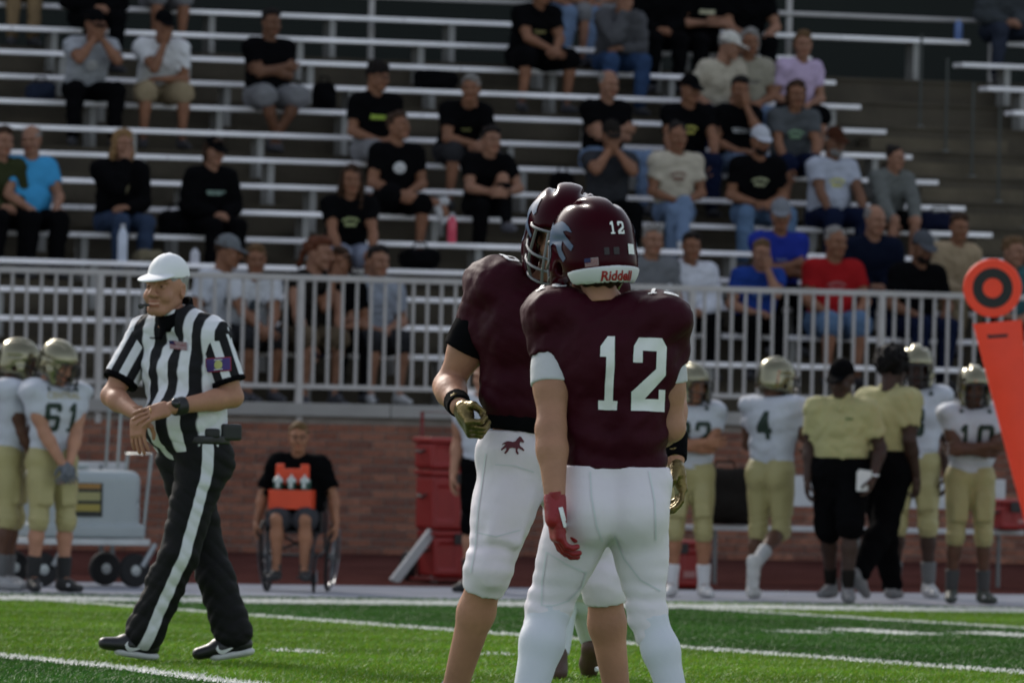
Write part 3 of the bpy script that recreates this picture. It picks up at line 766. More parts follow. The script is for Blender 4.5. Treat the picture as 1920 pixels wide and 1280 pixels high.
# ---------------------------------------------------------------- flat marks laid onto a surface
def glyph_mesh(polys, L):
    """2D outlines -> triangles with edges no longer than L"""
    bm = bmesh.new()
    for poly in polys:
        bm.faces.new([bm.verts.new((x, y, 0)) for x, y in poly])
    bm.normal_update(); bmesh.ops.triangulate(bm, faces=bm.faces[:])
    for _ in range(7):
        E = [e for e in bm.edges if e.calc_length() > L]
        if not E: break
        bmesh.ops.subdivide_edges(bm, edges=E, cuts=1); bmesh.ops.triangulate(bm, faces=[f for f in bm.faces if len(f.verts) > 3])
    bm.verts.index_update(); V = np.array([v.co[:] for v in bm.verts]); F = [[v.index for v in f.verts] for f in bm.faces]; bm.free()
    return V, F
def text_mesh(txt, L, bold=0.0, shear=0.0, space=1.0):
    cu_ = bpy.data.curves.new('lettering', 'FONT'); cu_.body = txt; cu_.offset = bold; cu_.shear = shear; cu_.align_x = 'CENTER'; cu_.align_y = 'CENTER'; cu_.space_character = space; cu_.resolution_u = 3
    o = bpy.data.objects.new('lettering', cu_); COL.objects.link(o)
    dg = bpy.context.evaluated_depsgraph_get(); dg.update(); me = bpy.data.meshes.new_from_object(o.evaluated_get(dg))
    bm = bmesh.new(); bm.from_mesh(me); bpy.data.objects.remove(o); bpy.data.curves.remove(cu_); bpy.data.meshes.remove(me)
    bmesh.ops.triangulate(bm, faces=bm.faces[:])
    for _ in range(5):
        E = [e for e in bm.edges if e.calc_length() > L]
        if not E: break
        bmesh.ops.subdivide_edges(bm, edges=E, cuts=1); bmesh.ops.triangulate(bm, faces=[f for f in bm.faces if len(f.verts) > 3])
    bm.verts.index_update(); V = np.array([v.co[:] for v in bm.verts]); F = [[v.index for v in f.verts] for f in bm.faces]; bm.free()
    return V, F
def project(target, VF, origin, xdir, ydir, scale, name, m, off=.004, both=False, parent=None, dist=.5, skip=None):
    """lay a flat outline on a surface: cast it along the normal xdir x ydir (towards the viewer) onto target (same local space)"""
    V, F = VF; x = Vector(unit(xdir)); y = Vector(unit(ydir)); y = (y - x * y.dot(x)).normalized(); n = x.cross(y); o0 = Vector(origin)
    me = target.data; bv = BVHTree.FromPolygons([v.co[:] for v in me.vertices], [p.vertices[:] for p in me.polygons])
    out = []; ok = []
    for p in V:
        q = o0 + x * (p[0] * scale) + y * (p[1] * scale); hit = bv.ray_cast(q + n * dist, -n, dist * 2)
        if hit[0] is None: out.append(tuple(q)); ok.append(False)
        else: out.append(tuple(hit[0] + (hit[1] if hit[1].dot(n) > .2 else n) * off)); ok.append(True)
    FF = [f for f in F if all(ok[i] for i in f)]
    if not FF: return None
    me2 = bpy.data.meshes.new(name); me2.from_pydata(out, [], FF); me2.polygons.foreach_set('use_smooth', [True] * len(FF)); me2.update()
    return link(name, me2, m, parent or target)
D1 = [[(.22, 0), (.78, 0), (.78, .13), (.64, .13), (.64, 1), (.42, 1), (.22, .86), (.22, .72), (.40, .72), (.40, .13), (.22, .13)]]
D2 = [[(.02, 0), (.98, 0), (.98, .17), (.98, .30), (.80, .30), (.80, .17), (.40, .17), (.98, .50), (.98, .88), (.84, 1), (.18, 1), (.04, .88), (.04, .66), (.30, .66), (.30, .82), (.70, .82), (.70, .58), (.02, .26)]]
def ring8(parts):
    return parts
D8 = [[(.14, 0), (.86, 0), (1, .12), (1, .19), (0, .19), (0, .12)], [(0, .19), (.30, .19), (.30, .42), (0, .42)], [(.70, .19), (1, .19), (1, .42), (.70, .42)], [(0, .42), (1, .42), (.90, .5), (1, .58), (0, .58), (.10, .5)], [(0, .58), (.30, .58), (.30, .81), (0, .81)], [(.70, .58), (1, .58), (1, .81), (.70, .81)], [(0, .81), (1, .81), (1, .88), (.86, 1), (.14, 1), (0, .88)]]
D6 = [D8[0], D8[1], D8[2], [(0, .42), (1, .42), (1, .46), (.86, .58), (0, .58)], D8[4], [(.70, .70), (1, .70), (1, .81), (.70, .81)], D8[6]]
D0 = [D8[0], [(0, .19), (.30, .19), (.30, .81), (0, .81)], [(.70, .19), (1, .19), (1, .81), (.70, .81)], D8[6]]
D3 = [D8[0], [(0, .19), (.30, .19), (.30, .30), (0, .30)], D8[2], [(.30, .42), (1, .42), (.90, .5), (1, .58), (.30, .58)], D8[5], [(0, .70), (.30, .70), (.30, .81), (0, .81)], D8[6]]
D4 = [[(.55, 0), (.85, 0), (.85, .22), (1, .22), (1, .40), (.85, .40), (.85, 1), (.55, 1), (0, .40), (0, .22), (.55, .22)]]
def number(ds, gap=.14, w=.62):
    P = []; n = len(ds); tot = n * w + (n - 1) * gap
    for i, d in enumerate(ds):
        x0 = -tot / 2 + i * (w + gap); P += [[(x0 + x * w, y - .5) for x, y in poly] for poly in d]
    return P
def number_on(target, ds, origin, xd, yd, scale, m, off=.004, gap=.14, w=.62, L=.09, dist=.5):
    tot = len(ds) * w + (len(ds) - 1) * gap
    for i, d in enumerate(ds):
        x0 = -tot / 2 + i * (w + gap)
        project(target, glyph_mesh([[(x0 + x * w, y - .5) for x, y in poly] for poly in d], L), origin, xd, yd, scale, 'digit', m, off=off, dist=dist)
def chest_print(shirt, J, kind, col, dz=-.02, sc=1.0, ref='chest'):
    """a small printed emblem on the chest: bars and an arch, no readable lettering"""
    r = np.random.RandomState(int(sc * 97) + len(kind)); P = []
    if kind == 'bars':
        for i, w in enumerate((.085, .07)):
            x = -w
            while x < w:
                q = r.uniform(.012, .026); P.append([(x, -.022 * i), (x + q, -.022 * i), (x + q, -.022 * i + .016), (x, -.022 * i + .016)]); x += q + .006
    elif kind == 'block': P = [[(-.08, -.018), (.08, -.018), (.085, .018), (-.075, .022)]]
    elif kind == 'arch':
        n = 9
        for i in range(n):
            a0 = math.pi * (.12 + .76 * i / n); a1 = math.pi * (.12 + .76 * (i + .8) / n)
            P.append([(-math.cos(a0) * .09, math.sin(a0) * .05), (-math.cos(a1) * .09, math.sin(a1) * .05), (-math.cos(a1) * .07, math.sin(a1) * .03 - .004), (-math.cos(a0) * .07, math.sin(a0) * .03 - .004)])
        P.append([(-.05, -.03), (.05, -.03), (.055, .0), (-.055, .0)])
    elif kind == 'disc': P = [[(math.cos(a) * .06, math.sin(a) * .05) for a in np.linspace(0, 6.28, 14)[:-1]]]
    V, F = glyph_mesh(P, .02)
    m = mat('print_%02d_%02d_%02d' % tuple(int(c * 99) for c in col), col, .8, var=.25, vscale=30)
    project(shirt, (V, F), J[ref] + J['up'] * dz, J['side'] , J['up'], sc, 'print', m, off=.005)
# ---------------------------------------------------------------- seated spectators
def sit_pose(lean=12, arms='lap', legs='sit', hy=0, hp=8, sc=1.0, tw=0, wide=.13, roll=0):
    s = vec(1, 0, 0); l = rad(lean); up = vec(0, -math.sin(l), math.cos(l)); fr = vec(0, -math.cos(l), -math.sin(l))
    if tw: T = eul(rad(tw)); up = T @ up; fr = T @ fr; s = T @ s
    J = {'pelvis': vec(0, .0, .115), 'up': up, 'front': fr, 'side': s, 'pside': vec(1, 0, 0), 'pup': unit(vec(0, .25, 1))}
    J['chest'] = J['pelvis'] + up * .33; N = J['pelvis'] + up * .50; N = N + fr * .01; J['neck'] = N
    hu = unit(up + vec(0, .35 * math.sin(l), 0)); J['head'] = N + hu * .175 + fr * .025
    J['headR'] = eul(rad(hy + tw), rad(hp), rad(roll))
    for q, S_ in ((1, 'L'), (-1, 'R')):
        J['sh' + S_] = N + s * q * .172 - up * .062; J['hp' + S_] = vec(q * .09, -.03, .095)
        k = vec(q * wide, -.45, .095); a = vec(q * wide, -.36, -.335)
        J['kn' + S_] = k; J['an' + S_] = a; J['tD' + S_] = unit(vec(q * .25, -1, 0))
    if legs == 'cross':       # ankle over the other knee
        J['knL'] = vec(.20, -.40, .15); J['anL'] = vec(-.16, -.47, .19); J['tDL'] = unit(vec(-.6, -.4, -.5)); J['fUL'] = unit(vec(-.3, -.9, .3))
    if legs == 'crossR':
        J['knR'] = vec(-.16, -.40, .17); J['anR'] = vec(.30, -.47, .10); J['tDR'] = unit(vec(.5, -.3, -.75)); J['fUR'] = unit(vec(.7, -.5, .4))
    if legs == 'over':        # thigh over thigh
        J['knL'] = vec(-.04, -.46, .17); J['anL'] = vec(-.10, -.62, -.17); J['tDL'] = unit(vec(-.1, -.9, -.3))
    if legs == 'out':
        for q, S_ in ((1, 'L'), (-1, 'R')): J['an' + S_] = vec(q * wide, -.52, -.335); J['kn' + S_][2] = .07
    if legs == 'tuck':
        for q, S_ in ((1, 'L'), (-1, 'R')): J['an' + S_] = vec(-q * .03, -.25, -.335)
    if legs == 'hug':
        J['knL'] = vec(.10, -.36, .36); J['anL'] = vec(.10, -.52, -.05); J['knR'] = vec(-.12, -.44, .10)
    def arm(S_, tgt, pole, fd=None, pn=None):
        q = 1 if S_ == 'L' else -1; el, wr = ik(J['sh' + S_], tgt, .285, .255, pole); J['el' + S_] = el; J['wr' + S_] = wr
        if fd is not None: J['fd' + S_] = unit(fd)
        if pn is not None: J['pn' + S_] = unit(pn)
    for q, S_ in ((1, 'L'), (-1, 'R')):
        if arms == 'lap': arm(S_, vec(q * .06, -.26, .20), (q * .8, .5, -.4), (-q * .7, -.6, -.1), (0, .2, -1))
        elif arms == 'knees': arm(S_, vec(q * wide, -.36, .19), (q * .7, .5, -.3), (q * .05, -.9, -.25), (0, .2, -1))
        elif arms == 'straight': arm(S_, vec(q * (wide + .01), -.44, .06), (q * 1, .3, 0), (-q * .1, -.3, -1), (-q * .9, .3, 0))
        elif arms == 'elbows': arm(S_, vec(q * .035, -.52, .18), (q * .9, .2, -.9), (-q * .5, -.6, -.3), (-q * .6, 0, -.7))
        elif arms == 'crossed': arm(S_, J['chest'] + fr * .20 - s * q * .10 - up * (.06 + .02 * q), s * q * .8 - up * .6 + fr * .2, -s * q, -fr)
        elif arms == 'mouth': arm(S_, J['head'] + J['headR'] @ vec(q * .03, -.135, -.10), s * q * .9 - up * 1.0 + fr * .1, up * .8 - s * q * .5, -fr - s * q * .3)
        elif arms == 'chin':
            if q < 0: arm(S_, J['head'] + J['headR'] @ vec(-.02, -.12, -.15), -s * .5 - up + fr * .3, up * .9 + s * .2, -fr)
            else: arm(S_, vec(.0, -.30, .22), (.8, .4, -.5), (-.8, -.4, 0), (0, .2, -1))
        elif arms == 'faceL':
            if q > 0: arm(S_, J['head'] + J['headR'] @ vec(.03, -.12, -.13), s * .5 - up + fr * .3, up * .9 - s * .2, -fr)
            else: arm(S_, vec(-.10, -.34, .20), (-.8, .4, -.5), (.6, -.6, 0), (0, .2, -1))
        elif arms == 'phone': arm(S_, J['chest'] + fr * .27 - s * q * -.05 - up * .10, s * q * .8 - up, fr * .8 + up * .3 - s * q * .5, -s * q * .8)
        elif arms == 'hang': arm(S_, vec(q * .30, .02, .06), (q * .5, .8, 0), (0, 0, -1), (-q, 0, 0))
        elif arms == 'hug': arm(S_, vec(q * .05 + .04, -.47, .22), (q * .9, .2, -.5), (-q, -.3, 0), (0, 1, 0))
    return J
HAIR = {'brown': (.040, .022, .013), 'dark': (.012, .009, .008), 'blond': (.22, .13, .06), 'grey': (.20, .19, .18), 'red': (.09, .030, .014), 'white': (.42, .41, .40), 'light': (.11, .065, .032)}
def spectator(px, k, label, top, bottom, shirt='tee', pants='long', hair='short', hc='brown', cap=None, skin='mid', lean=12, arms='lap', legs='sit', hy=0, hp=8, tw=0, sc=1.0, g=1.0, belly=0.0,
              prn=None, pc=(.6, .6, .5), shoe=(.06, .06, .07), wide=.13, dy=0.0, fem=False, cap_turn=0.0, glasses=False, psc=1.0, roll=0, beard=False, heading=0.0):
    seat_y = V0 + k * DV + .11
    py = at_px_row(px, k)
    p = at_v(px, py, seat_y); z = Z0 + k * DZ + .002
    random.seed(abs(int(px * 13 + k))); heading += random.uniform(-9, 9)
    root = empty('person', (p.x, seat_y + dy, z), rad(heading), label, 'person', 'spectators seated on the bench rows')
    root.scale = (sc, sc, sc)
    seed = abs(int(px * 7 + k))
    random.seed(seed); np.random.seed(seed % 9999)
    J = sit_pose(lean, arms, legs, hy + random.uniform(-4, 4), hp, 1.0, tw, wide, roll)
    J['ag'] = .92 if fem else 1.0
    make_body(J, 'shaded_' + skin, root, h=.015, head_h=.005, g=g * (.93 if fem else 1.0), fem=fem, lg=.95 if fem else 1.0)
    gg = g * (.92 if fem else 1.0)
    sl = {'tee': .68, 'long': 1.93, 'hoodie': 1.95, 'tank': 0.0}[shirt]
    sh = make_top(J, top, root, sleeve=sl, g=gg, infl=.018 if shirt != 'hoodie' else .026, hood=shirt == 'hoodie', belly=belly, seed=seed, hem=.09)
    if prn: chest_print(sh, J, prn, pc, sc=psc)
    ln = {'long': 1.96, 'shorts': .93, 'short': .62}[pants]
    make_bottom(J, bottom, root, length=ln, seed=seed, g=g if not fem else .95, name='trousers' if pants == 'long' else 'shorts', infl=.012 if pants == 'long' else .020, loose=.006 if pants == 'long' else .02)
    make_shoes(J, shoe, root)
    if cap is not None:
        V, F = tpl(cap_shape, .006); on_head(J, V, F, 'cap', cloth(cap, bump=.1), root, 1.03, turn=cap_turn)
        if hair in ('short', 'buzz'): hair = 'buzz'
    if hair:
        V, F = tpl(hair_shape, hair, .008); on_head(J, V, F, 'hair', hair_mat(HAIR[hc]), root, .985 if cap is not None else 1.0)
    if beard:
        f = Field((-.1, -.15, -.16), (.1, .05, .02), .006); f.ell((0, -.045, -.075), (.062, .062, .052), k=0); f.ell((0, -.10, -.058), (.03, .03, .012), k=.004, op='s'); f.keep((0, 0, -.03), (0, -.2, -1)); V, F = f.mesh()
        on_head(J, V, F, 'beard', hair_mat(HAIR[hc]), root, 1.02)
    if glasses:
        mb = MB()
        for sx in (-1, 1): mb.tube([(sx * .033 + .022 * math.cos(a), -.106, .008 + .017 * math.sin(a)) for a in np.linspace(0, 6.283, 13)[:-1]], .0028, 6, closed=True); mb.tube([(sx * .055, -.104, .012), (sx * .082, .0, .010)], .0025, 5)
        mb.tube([(-.011, -.108, .012), (.011, -.108, .012)], .0025, 5)
        o = mb.build('glasses', mat('glasses_frame', (.01, .01, .01), .4), root, True); o.matrix_local = Matrix.Translation(Vector(J['head'])) @ Matrix(J['headR'].tolist()).to_4x4()
    return root, J
def at_px_row(px, k):
    """picture row of seat k below picture column px"""
    v = V0 + k * DV + .11; z = Z0 + k * DZ; py = 400.0
    for _ in range(6):
        p = at_v(px, py, v); py += (p.z - z) * FPX / (v / .94)
    return py
BLK = (.0065, .0065, .0072); CHAR = (.030, .030, .032); NAVY = (.012, .016, .035); JEAN = (.055, .085, .15); JEANL = (.13, .18, .27); GREY = (.16, .16, .165); LGREY = (.30, .31, .33); WHITE = (.55, .55, .56)
KHAKI = (.24, .19, .12); CREAM = (.40, .36, .29); TAN = (.30, .23, .15); GOLD = (.45, .42, .10); LIME = (.30, .42, .06)
P_ = spectator
P_(155, 9, 'person in grey tee and black cap leaning forward with both hands over mouth', LGREY, BLK, cap=BLK, skin='mid', lean=30, arms='mouth', hp=14, prn='disc', pc=(.45, .45, .45), wide=.20)
P_(293, 9, 'person in white tee and black cap resting chin on one hand', WHITE, KHAKI, pants='shorts', cap=BLK, skin='mid', lean=26, arms='chin', hp=10, hy=8, wide=.18)
P_(498, 9, 'person in black tee with arms crossed and grey shorts', BLK, GREY, pants='shorts', hair='short', hc='dark', skin='tan', lean=6, arms='crossed', hy=10, g=1.12, belly=.03, legs='tuck', wide=.17)
P_(-14, 4, 'person in dark olive top beside the bald one in bright blue tee', (.035, .04, .02), BLK, shirt='long', hair='short', arms='lap', skin='fair', lean=14)
P_(48, 4, 'bald person in bright blue tee turned to look aside', (.055, .27, .50), BLK, hair='fringe', hc='grey', skin='fair', lean=4, arms='knees', hy=-38, g=1.1, belly=.03)
P_(215, 4, 'person with long blond hair in black hoodie with hand at the mouth, blue jeans', BLK, (.035, .05, .085), shirt='hoodie', hair='long', hc='blond', skin='fair', fem=True, lean=10, arms='chin', prn='disc', pc=(.10, .085, .04), wide=.12)
P_(385, 4, 'person in black hoodie with pale green print and black cap, hands in lap', BLK, BLK, shirt='hoodie', hair='medium', hc='brown', cap=BLK, skin='fair', fem=True, lean=10, arms='lap', hy=8, prn='bars', pc=(.30, .42, .36), sc=.95)
P_(698, 7, 'person with glasses in black tee with lime print, looking aside', BLK, GREY, pants='shorts', hair='curly', hc='dark', skin='mid', lean=6, arms='lap', hy=38, prn='block', pc=LIME, glasses=True, sc=.98)
P_(852, 7, 'grey haired person in black tee leaning forward with forearms on bare knees', BLK, CHAR, pants='shorts', hair='short', hc='grey', skin='mid', lean=32, arms='elbows', hy=-30, hp=5, prn='bars', pc=(.35, .33, .12), psc=.6, wide=.19)
P_(738, 5, 'person in black tee with white print and ankle crossed over knee, white shoe', BLK, BLK, pants='shorts', hair='short', hc='brown', skin='mid', lean=4, arms='lap', legs='crossR', hy=30, hp=-6, prn='disc', pc=(.5, .5, .5), shoe=(.4, .4, .4))
P_(903, 5, 'person in black tee hugging one raised knee, black trousers', BLK, BLK, hair='short', hc='dark', skin='fair', lean=24, arms='hug', legs='hug', hy=12, wide=.12, sc=.95)
P_(645, 3, 'person with long brown hair in black tee with pale green emblem and denim shorts', BLK, (.20, .22, .28), pants='short', hair='long', hc='brown', skin='mid', fem=True, lean=14, arms='straight', hy=-10, prn='arch', pc=(.30, .34, .16))
P_(988, 11, 'large person in black shirt and black shorts with hands joined between the knees', BLK, BLK, pants='shorts', hair='short', hc='brown', skin='mid', lean=22, arms='elbows', g=1.15, belly=.05, wide=.24, prn='bars', pc=(.35, .30, .12), psc=.7)
P_(1148, 11, 'person in grey sweater and blue jeans resting chin on hand', (.075, .075, .08), (.035, .06, .12), shirt='long', hair='short', hc='grey', skin='fair', lean=26, arms='chin', wide=.16)
P_(1050, 13, 'person in blue jeans seated in the row behind the large one in black', CHAR, JEANL, hair='short', skin='mid', lean=10, arms='knees')
P_(1100, 13, 'person with bare legs and grey shorts seated above the grey sweater', GREY, GREY, pants='shorts', hair='medium', skin='fair', lean=10, arms='lap')
P_(1225, 12, 'person all in black seated between grey sweater and cream printed tee', BLK, BLK, hair='short', hc='dark', skin='mid', lean=14, arms='lap', shirt='long')
P_(1312, 12, 'person in black tee with cream print holding a small phone', BLK, BLK, hair='medium', hc='brown', skin='fair', lean=14, arms='phone', prn='block', pc=(.42, .40, .28))
P_(1392, 12, 'person in black tee and black track trousers with legs drawn to one side', BLK, BLK, hair='short', skin='fair', lean=18, arms='knees', tw=10)
P_(1330, 9, 'person in cream tee and white cap leaning over towards the neighbour', CREAM, NAVY, cap=(.50, .48, .44), hair='buzz', hc='grey', skin='fair', lean=24, arms='knees', hy=45, tw=22, hp=12, g=1.08)
P_(1396, 9, 'grey haired person in cream patterned tee and light blue jeans', (.26, .24, .19), JEANL, hair='medium', hc='grey', skin='mid', fem=True, lean=8, arms='lap', prn='bars', pc=(.12, .11, .10), g=1.06)
P_(1487, 9, 'short haired person in lavender tee and dark shorts turned to the side', (.42, .33, .46), BLK, pants='shorts', hair='short', hc='light', skin='fair', fem=True, lean=10, arms='lap', hy=-25, tw=14, hp=6)
P_(1282, 7, 'person in black tee with gold print and black cap, arms straight down to knees', BLK, NAVY, cap=BLK, skin='mid', lean=16, arms='straight', hy=25, prn='arch', pc=GOLD, wide=.19, g=1.05)
P_(1372, 7, 'dark haired person in black tee with white print and pale jeans', BLK, JEANL, hair='tail', hc='dark', skin='mid', fem=True, lean=10, arms='faceL', prn='bars', pc=(.5, .5, .5), hy=-8)
P_(1478, 7, 'person in charcoal tee with green and blue print, forearms on knees', (.075, .08, .085), NAVY, pants='shorts', hair='medium', hc='brown', skin='mid', fem=True, lean=18, arms='straight', prn='arch', pc=(.22, .36, .22), g=1.1)
P_(1127, 7, 'bald person in black tee with arms crossed and light blue jeans', BLK, JEANL, hair='fringe', hc='grey', skin='fair', lean=8, arms='crossed', wide=.24, g=1.06, prn='bars', pc=(.35, .33, .10), psc=.6)
P_(1135, 5, 'person in dark grey tee and dark cap with both hands clasped at the mouth', (.035, .036, .04), BLK, cap=(.02, .018, .016), skin='mid', lean=14, arms='mouth', hp=12, wide=.18, legs='sit')
P_(1262, 5, 'dark haired person in cream tee with brown print and blue jeans, legs crossed', CREAM, JEANL, hair='bun', hc='dark', skin='mid', fem=True, lean=5, arms='lap', legs='over', prn='arch', pc=(.14, .07, .05), shoe=(.5, .5, .5))
P_(1412, 5, 'bearded person in black tee and white fronted cap, jeans, hands joined', BLK, (.09, .14, .22), cap=(.40, .41, .45), skin='mid', lean=14, arms='lap', prn='arch', pc=(.32, .33, .20), beard=True, hc='dark', wide=.2, g=1.05)
P_(1550, 5, 'bearded person in pale grey tee with yellow print and brown cap', (.34, .36, .42), NAVY, cap=(.05, .022, .014), skin='tan', lean=8, arms='straight', prn='arch', pc=GOLD, beard=True, hc='grey', wide=.17, g=1.12, belly=.04)
P_(1660, 5, 'young person in grey hoodie with dark tied hair and bare knees', (.115, .12, .115), BLK, shirt='hoodie', pants='short', hair='bun', hc='dark', skin='fair', fem=True, lean=16, arms='straight', hy=20, sc=.86)
P_(1452, 2, 'person in royal blue tee and grey cap turned to one side', (.022, .035, .22), BLK, cap=(.16, .17, .19), skin='mid', lean=10, arms='crossed', hy=-18, prn='bars', pc=(.2, .22, .35), psc=.6, g=1.05, sc=1.04)
P_(1412, 1, 'child with brown hair in blue tee touching the face', (.020, .045, .20), BLK, hair='short', hc='light', skin='fair', lean=18, arms='faceL', sc=.94, prn='bars', pc=(.1, .2, .45))
P_(1556, 1, 'grey haired person in red tee and denim shorts', (.26, .016, .018), (.09, .14, .22), pants='shorts', hair='buzz', hc='grey', skin='mid', lean=8, arms='knees', hy=10, g=1.12, belly=.04, sc=1.06, prn='arch', pc=(.30, .10, .10))
P_(1628, 2, 'grey bald person in navy sweater facing aside', (.010, .013, .024), NAVY, shirt='long', hair='fringe', hc='grey', skin='fair', lean=14, arms='lap', hy=22, g=1.12, sc=1.03)
P_(1704, 1, 'dark bearded person in black tee and grey cap looking down', BLK, NAVY, cap=(.07, .075, .085), skin='tan', lean=16, arms='knees', hp=16, beard=True, hc='dark', g=1.1, sc=1.05)
P_(1778, 2, 'brown haired person in open beige cardigan over white shirt', TAN, KHAKI, shirt='long', hair='short', hc='brown', skin='mid', lean=12, arms='lap', hy=-12, sc=.97)
P_(1882, 1, 'person with light brown hair and teal top behind the orange marker', (.04, .10, .11), BLK, hair='short', hc='light', skin='fair', lean=12, arms='lap', hy=20, sc=1.02)
P_(1282, 1, 'young person with dark hair in white hoodie, hands in lap', (.50, .51, .56), BLK, shirt='hoodie', hair='short', hc='dark', skin='mid', lean=12, arms='lap', sc=.97, prn='block', pc=(.35, .37, .42))
P_(1208, 1, 'grey haired person in grey tee beside the white hoodie', (.14, .145, .155), CHAR, hair='short', hc='grey', skin='fair', lean=14, arms='lap', sc=1.04)
P_(403, 0, 'young person in white jersey and grey cap turned to the neighbour', (.44, .46, .50), CHAR, pants='shorts', cap=(.13, .14, .15), skin='mid', lean=10, arms='knees', hy=32, tw=15, sc=1.06, prn='disc', pc=(.03, .04, .05))
P_(460, 0, 'young person in white jersey with brown hair, elbows on knees', (.46, .47, .49), CHAR, pants='shorts', hair='short', hc='light', skin='mid', lean=18, arms='elbows', hy=-10, sc=1.02, prn='disc', pc=(.03, .04, .05))
P_(566, 0, 'red haired person in black tank top with arms on knees', (.012, .014, .018), (.10, .075, .05), shirt='tank', pants='shorts', hair='tail', hc='red', skin='fair', fem=True, lean=16, arms='straight', hy=35, sc=1.10, tw=12)
P_(627, 0, 'brown haired person in black shirt with hand raised to the face', BLK, BLK, hair='medium', hc='brown', skin='mid', fem=True, lean=14, arms='chin', hy=-30, tw=-14)
P_(692, 0, 'young person with dark fringe in pale grey tee and dark shorts', (.22, .24, .28), CHAR, pants='shorts', hair='short', hc='dark', skin='fair', lean=12, arms='lap', hy=12, sc=1.02, shoe=(.4, .4, .4))
P_(1872, 13, 'person in grey hoodie and dark ripped jeans in the far upper section', (.05, .055, .06), (.03, .035, .05), shirt='hoodie', hair='short', skin='fair', lean=18, arms='lap', wide=.2)
P_(28, 13, 'person in tan trousers seated high above the grey tee', CHAR, (.20, .14, .08), hair='short', skin='mid', lean=10, arms='knees', wide=.1)
P_(165, 12, 'person in black jacket and trousers bent over on the upper row', BLK, BLK, shirt='long', hair='short', hc='dark', skin='fair', lean=30, arms='lap', hp=20)
P_(300, 13, 'person with bare shins and orange top above the white tee', (.35, .09, .02), GREY, pants='shorts', hair='short', skin='mid', lean=10, arms='lap')
# ================================================================ FIGURES ON THE FIELD
def loc(root, w):
    """world point -> figure space (x to the picture's right, y away, z up)"""
    d = Vector(w) - root.location; return vec(d.dot(RGT), d.dot(FWD), d.z)
def figure(px, D, gz, label, group=None):
    p = at_depth(px, 640, D); root = empty('person', (p.x, p.y, gz), -YAW, label, 'person', group)
    return root, (lambda x, y, dy=0.0: loc(root, at_depth(x, y, D + dy)))
def vcol_attr(o, name, vals): attr(o.data, name, vals)
def verts(o):
    a = np.empty(len(o.data.vertices) * 3, dtype=np.float32); o.data.vertices.foreach_get('co', a); return a.reshape(-1, 3).astype(float)
def stripe_mat(name, c0, c1, period, attrn='sx', bandmode=False, bump=.25):
    m = bpy.data.materials.new(name); m.use_nodes = True; n = m.node_tree.nodes; l = m.node_tree.links; b = n['Principled BSDF']; b.inputs['Roughness'].default_value = .8; b.inputs['Specular IOR Level'].default_value = .2
    a = n.new('ShaderNodeAttribute'); a.attribute_name = attrn; out = a.outputs['Fac']
    if not bandmode:
        d = n.new('ShaderNodeMath'); d.operation = 'MULTIPLY'; d.inputs[1].default_value = 1 / period; l.new(out, d.inputs[0])
        f = n.new('ShaderNodeMath'); f.operation = 'FRACT'; l.new(d.outputs[0], f.inputs[0]); out = f.outputs[0]; th = .5
    else: th = period
    r = n.new('ShaderNodeMapRange'); w = .03 if not bandmode else .0012; r.inputs[1].default_value = th - w; r.inputs[2].default_value = th + w; l.new(out, r.inputs[0])
    mx = n.new('ShaderNodeMix'); mx.data_type = 'RGBA'; l.new(r.outputs[0], mx.inputs[0]); mx.inputs[6].default_value = (*c0, 1); mx.inputs[7].default_value = (*c1, 1)
    l.new(mx.outputs[2], b.inputs['Base Color'])
    tc = n.new('ShaderNodeTexCoord'); nb = n.new('ShaderNodeTexNoise'); nb.inputs['Scale'].default_value = 16; nb.inputs['Detail'].default_value = 5; l.new(tc.outputs['Object'], nb.inputs['Vector'])
    bp = n.new('ShaderNodeBump'); bp.inputs['Strength'].default_value = bump; bp.inputs['Distance'].default_value = .02; l.new(nb.outputs['Fac'], bp.inputs['Height']); l.new(bp.outputs['Normal'], b.inputs['Normal'])
    return m
def jersey_mat(name, col): return mat(name, col, .62, var=.12, vscale=5, bump=.22, bscale=26, spec=.12, ridge=.5, rscale=5.5)
M_maroon = jersey_mat('maroon_jersey', (.038, .005, .012))
M_pants = mat('white_pants', (.72, .67, .72), .5, var=.05, vscale=4, bump=.10, bscale=16, spec=.3, ridge=.22, rscale=6.5)
M_num = mat('white_number', (.72, .73, .72), .55, var=.06, vscale=20)
M_blackknit = cloth((.008, .008, .009), 'black_knit')
M_greyknit = mat('grey_white_knit', (.50, .50, .52), .7, var=.05, bump=.15, bscale=40)
M_gold = mat('gold_foil', (.16, .12, .05), .3, metal=.9, var=.25, vscale=30, bump=.3, bscale=60)
M_redglove = mat('red_glove', (.24, .008, .014), .5, var=.15, vscale=20, bump=.2, bscale=50)
M_maroon_shell = mat('maroon_shell', (.034, .003, .008), .17, var=.05, spec=.10)
M_maroon_shell.node_tree.nodes['Principled BSDF'].inputs['IOR'].default_value = 1.4
M_gold_shell = mat('gold_shell', (.20, .185, .12), .2, metal=.85, var=.12, vscale=6, coat=.4)
M_maskgrey = mat('mask_grey', (.16, .165, .17), .35, metal=.4, var=.1)
M_maskblack = mat('mask_black', (.012, .012, .013), .4, var=.1)
M_pad = mat('helmet_padding', (.012, .012, .013), .8)
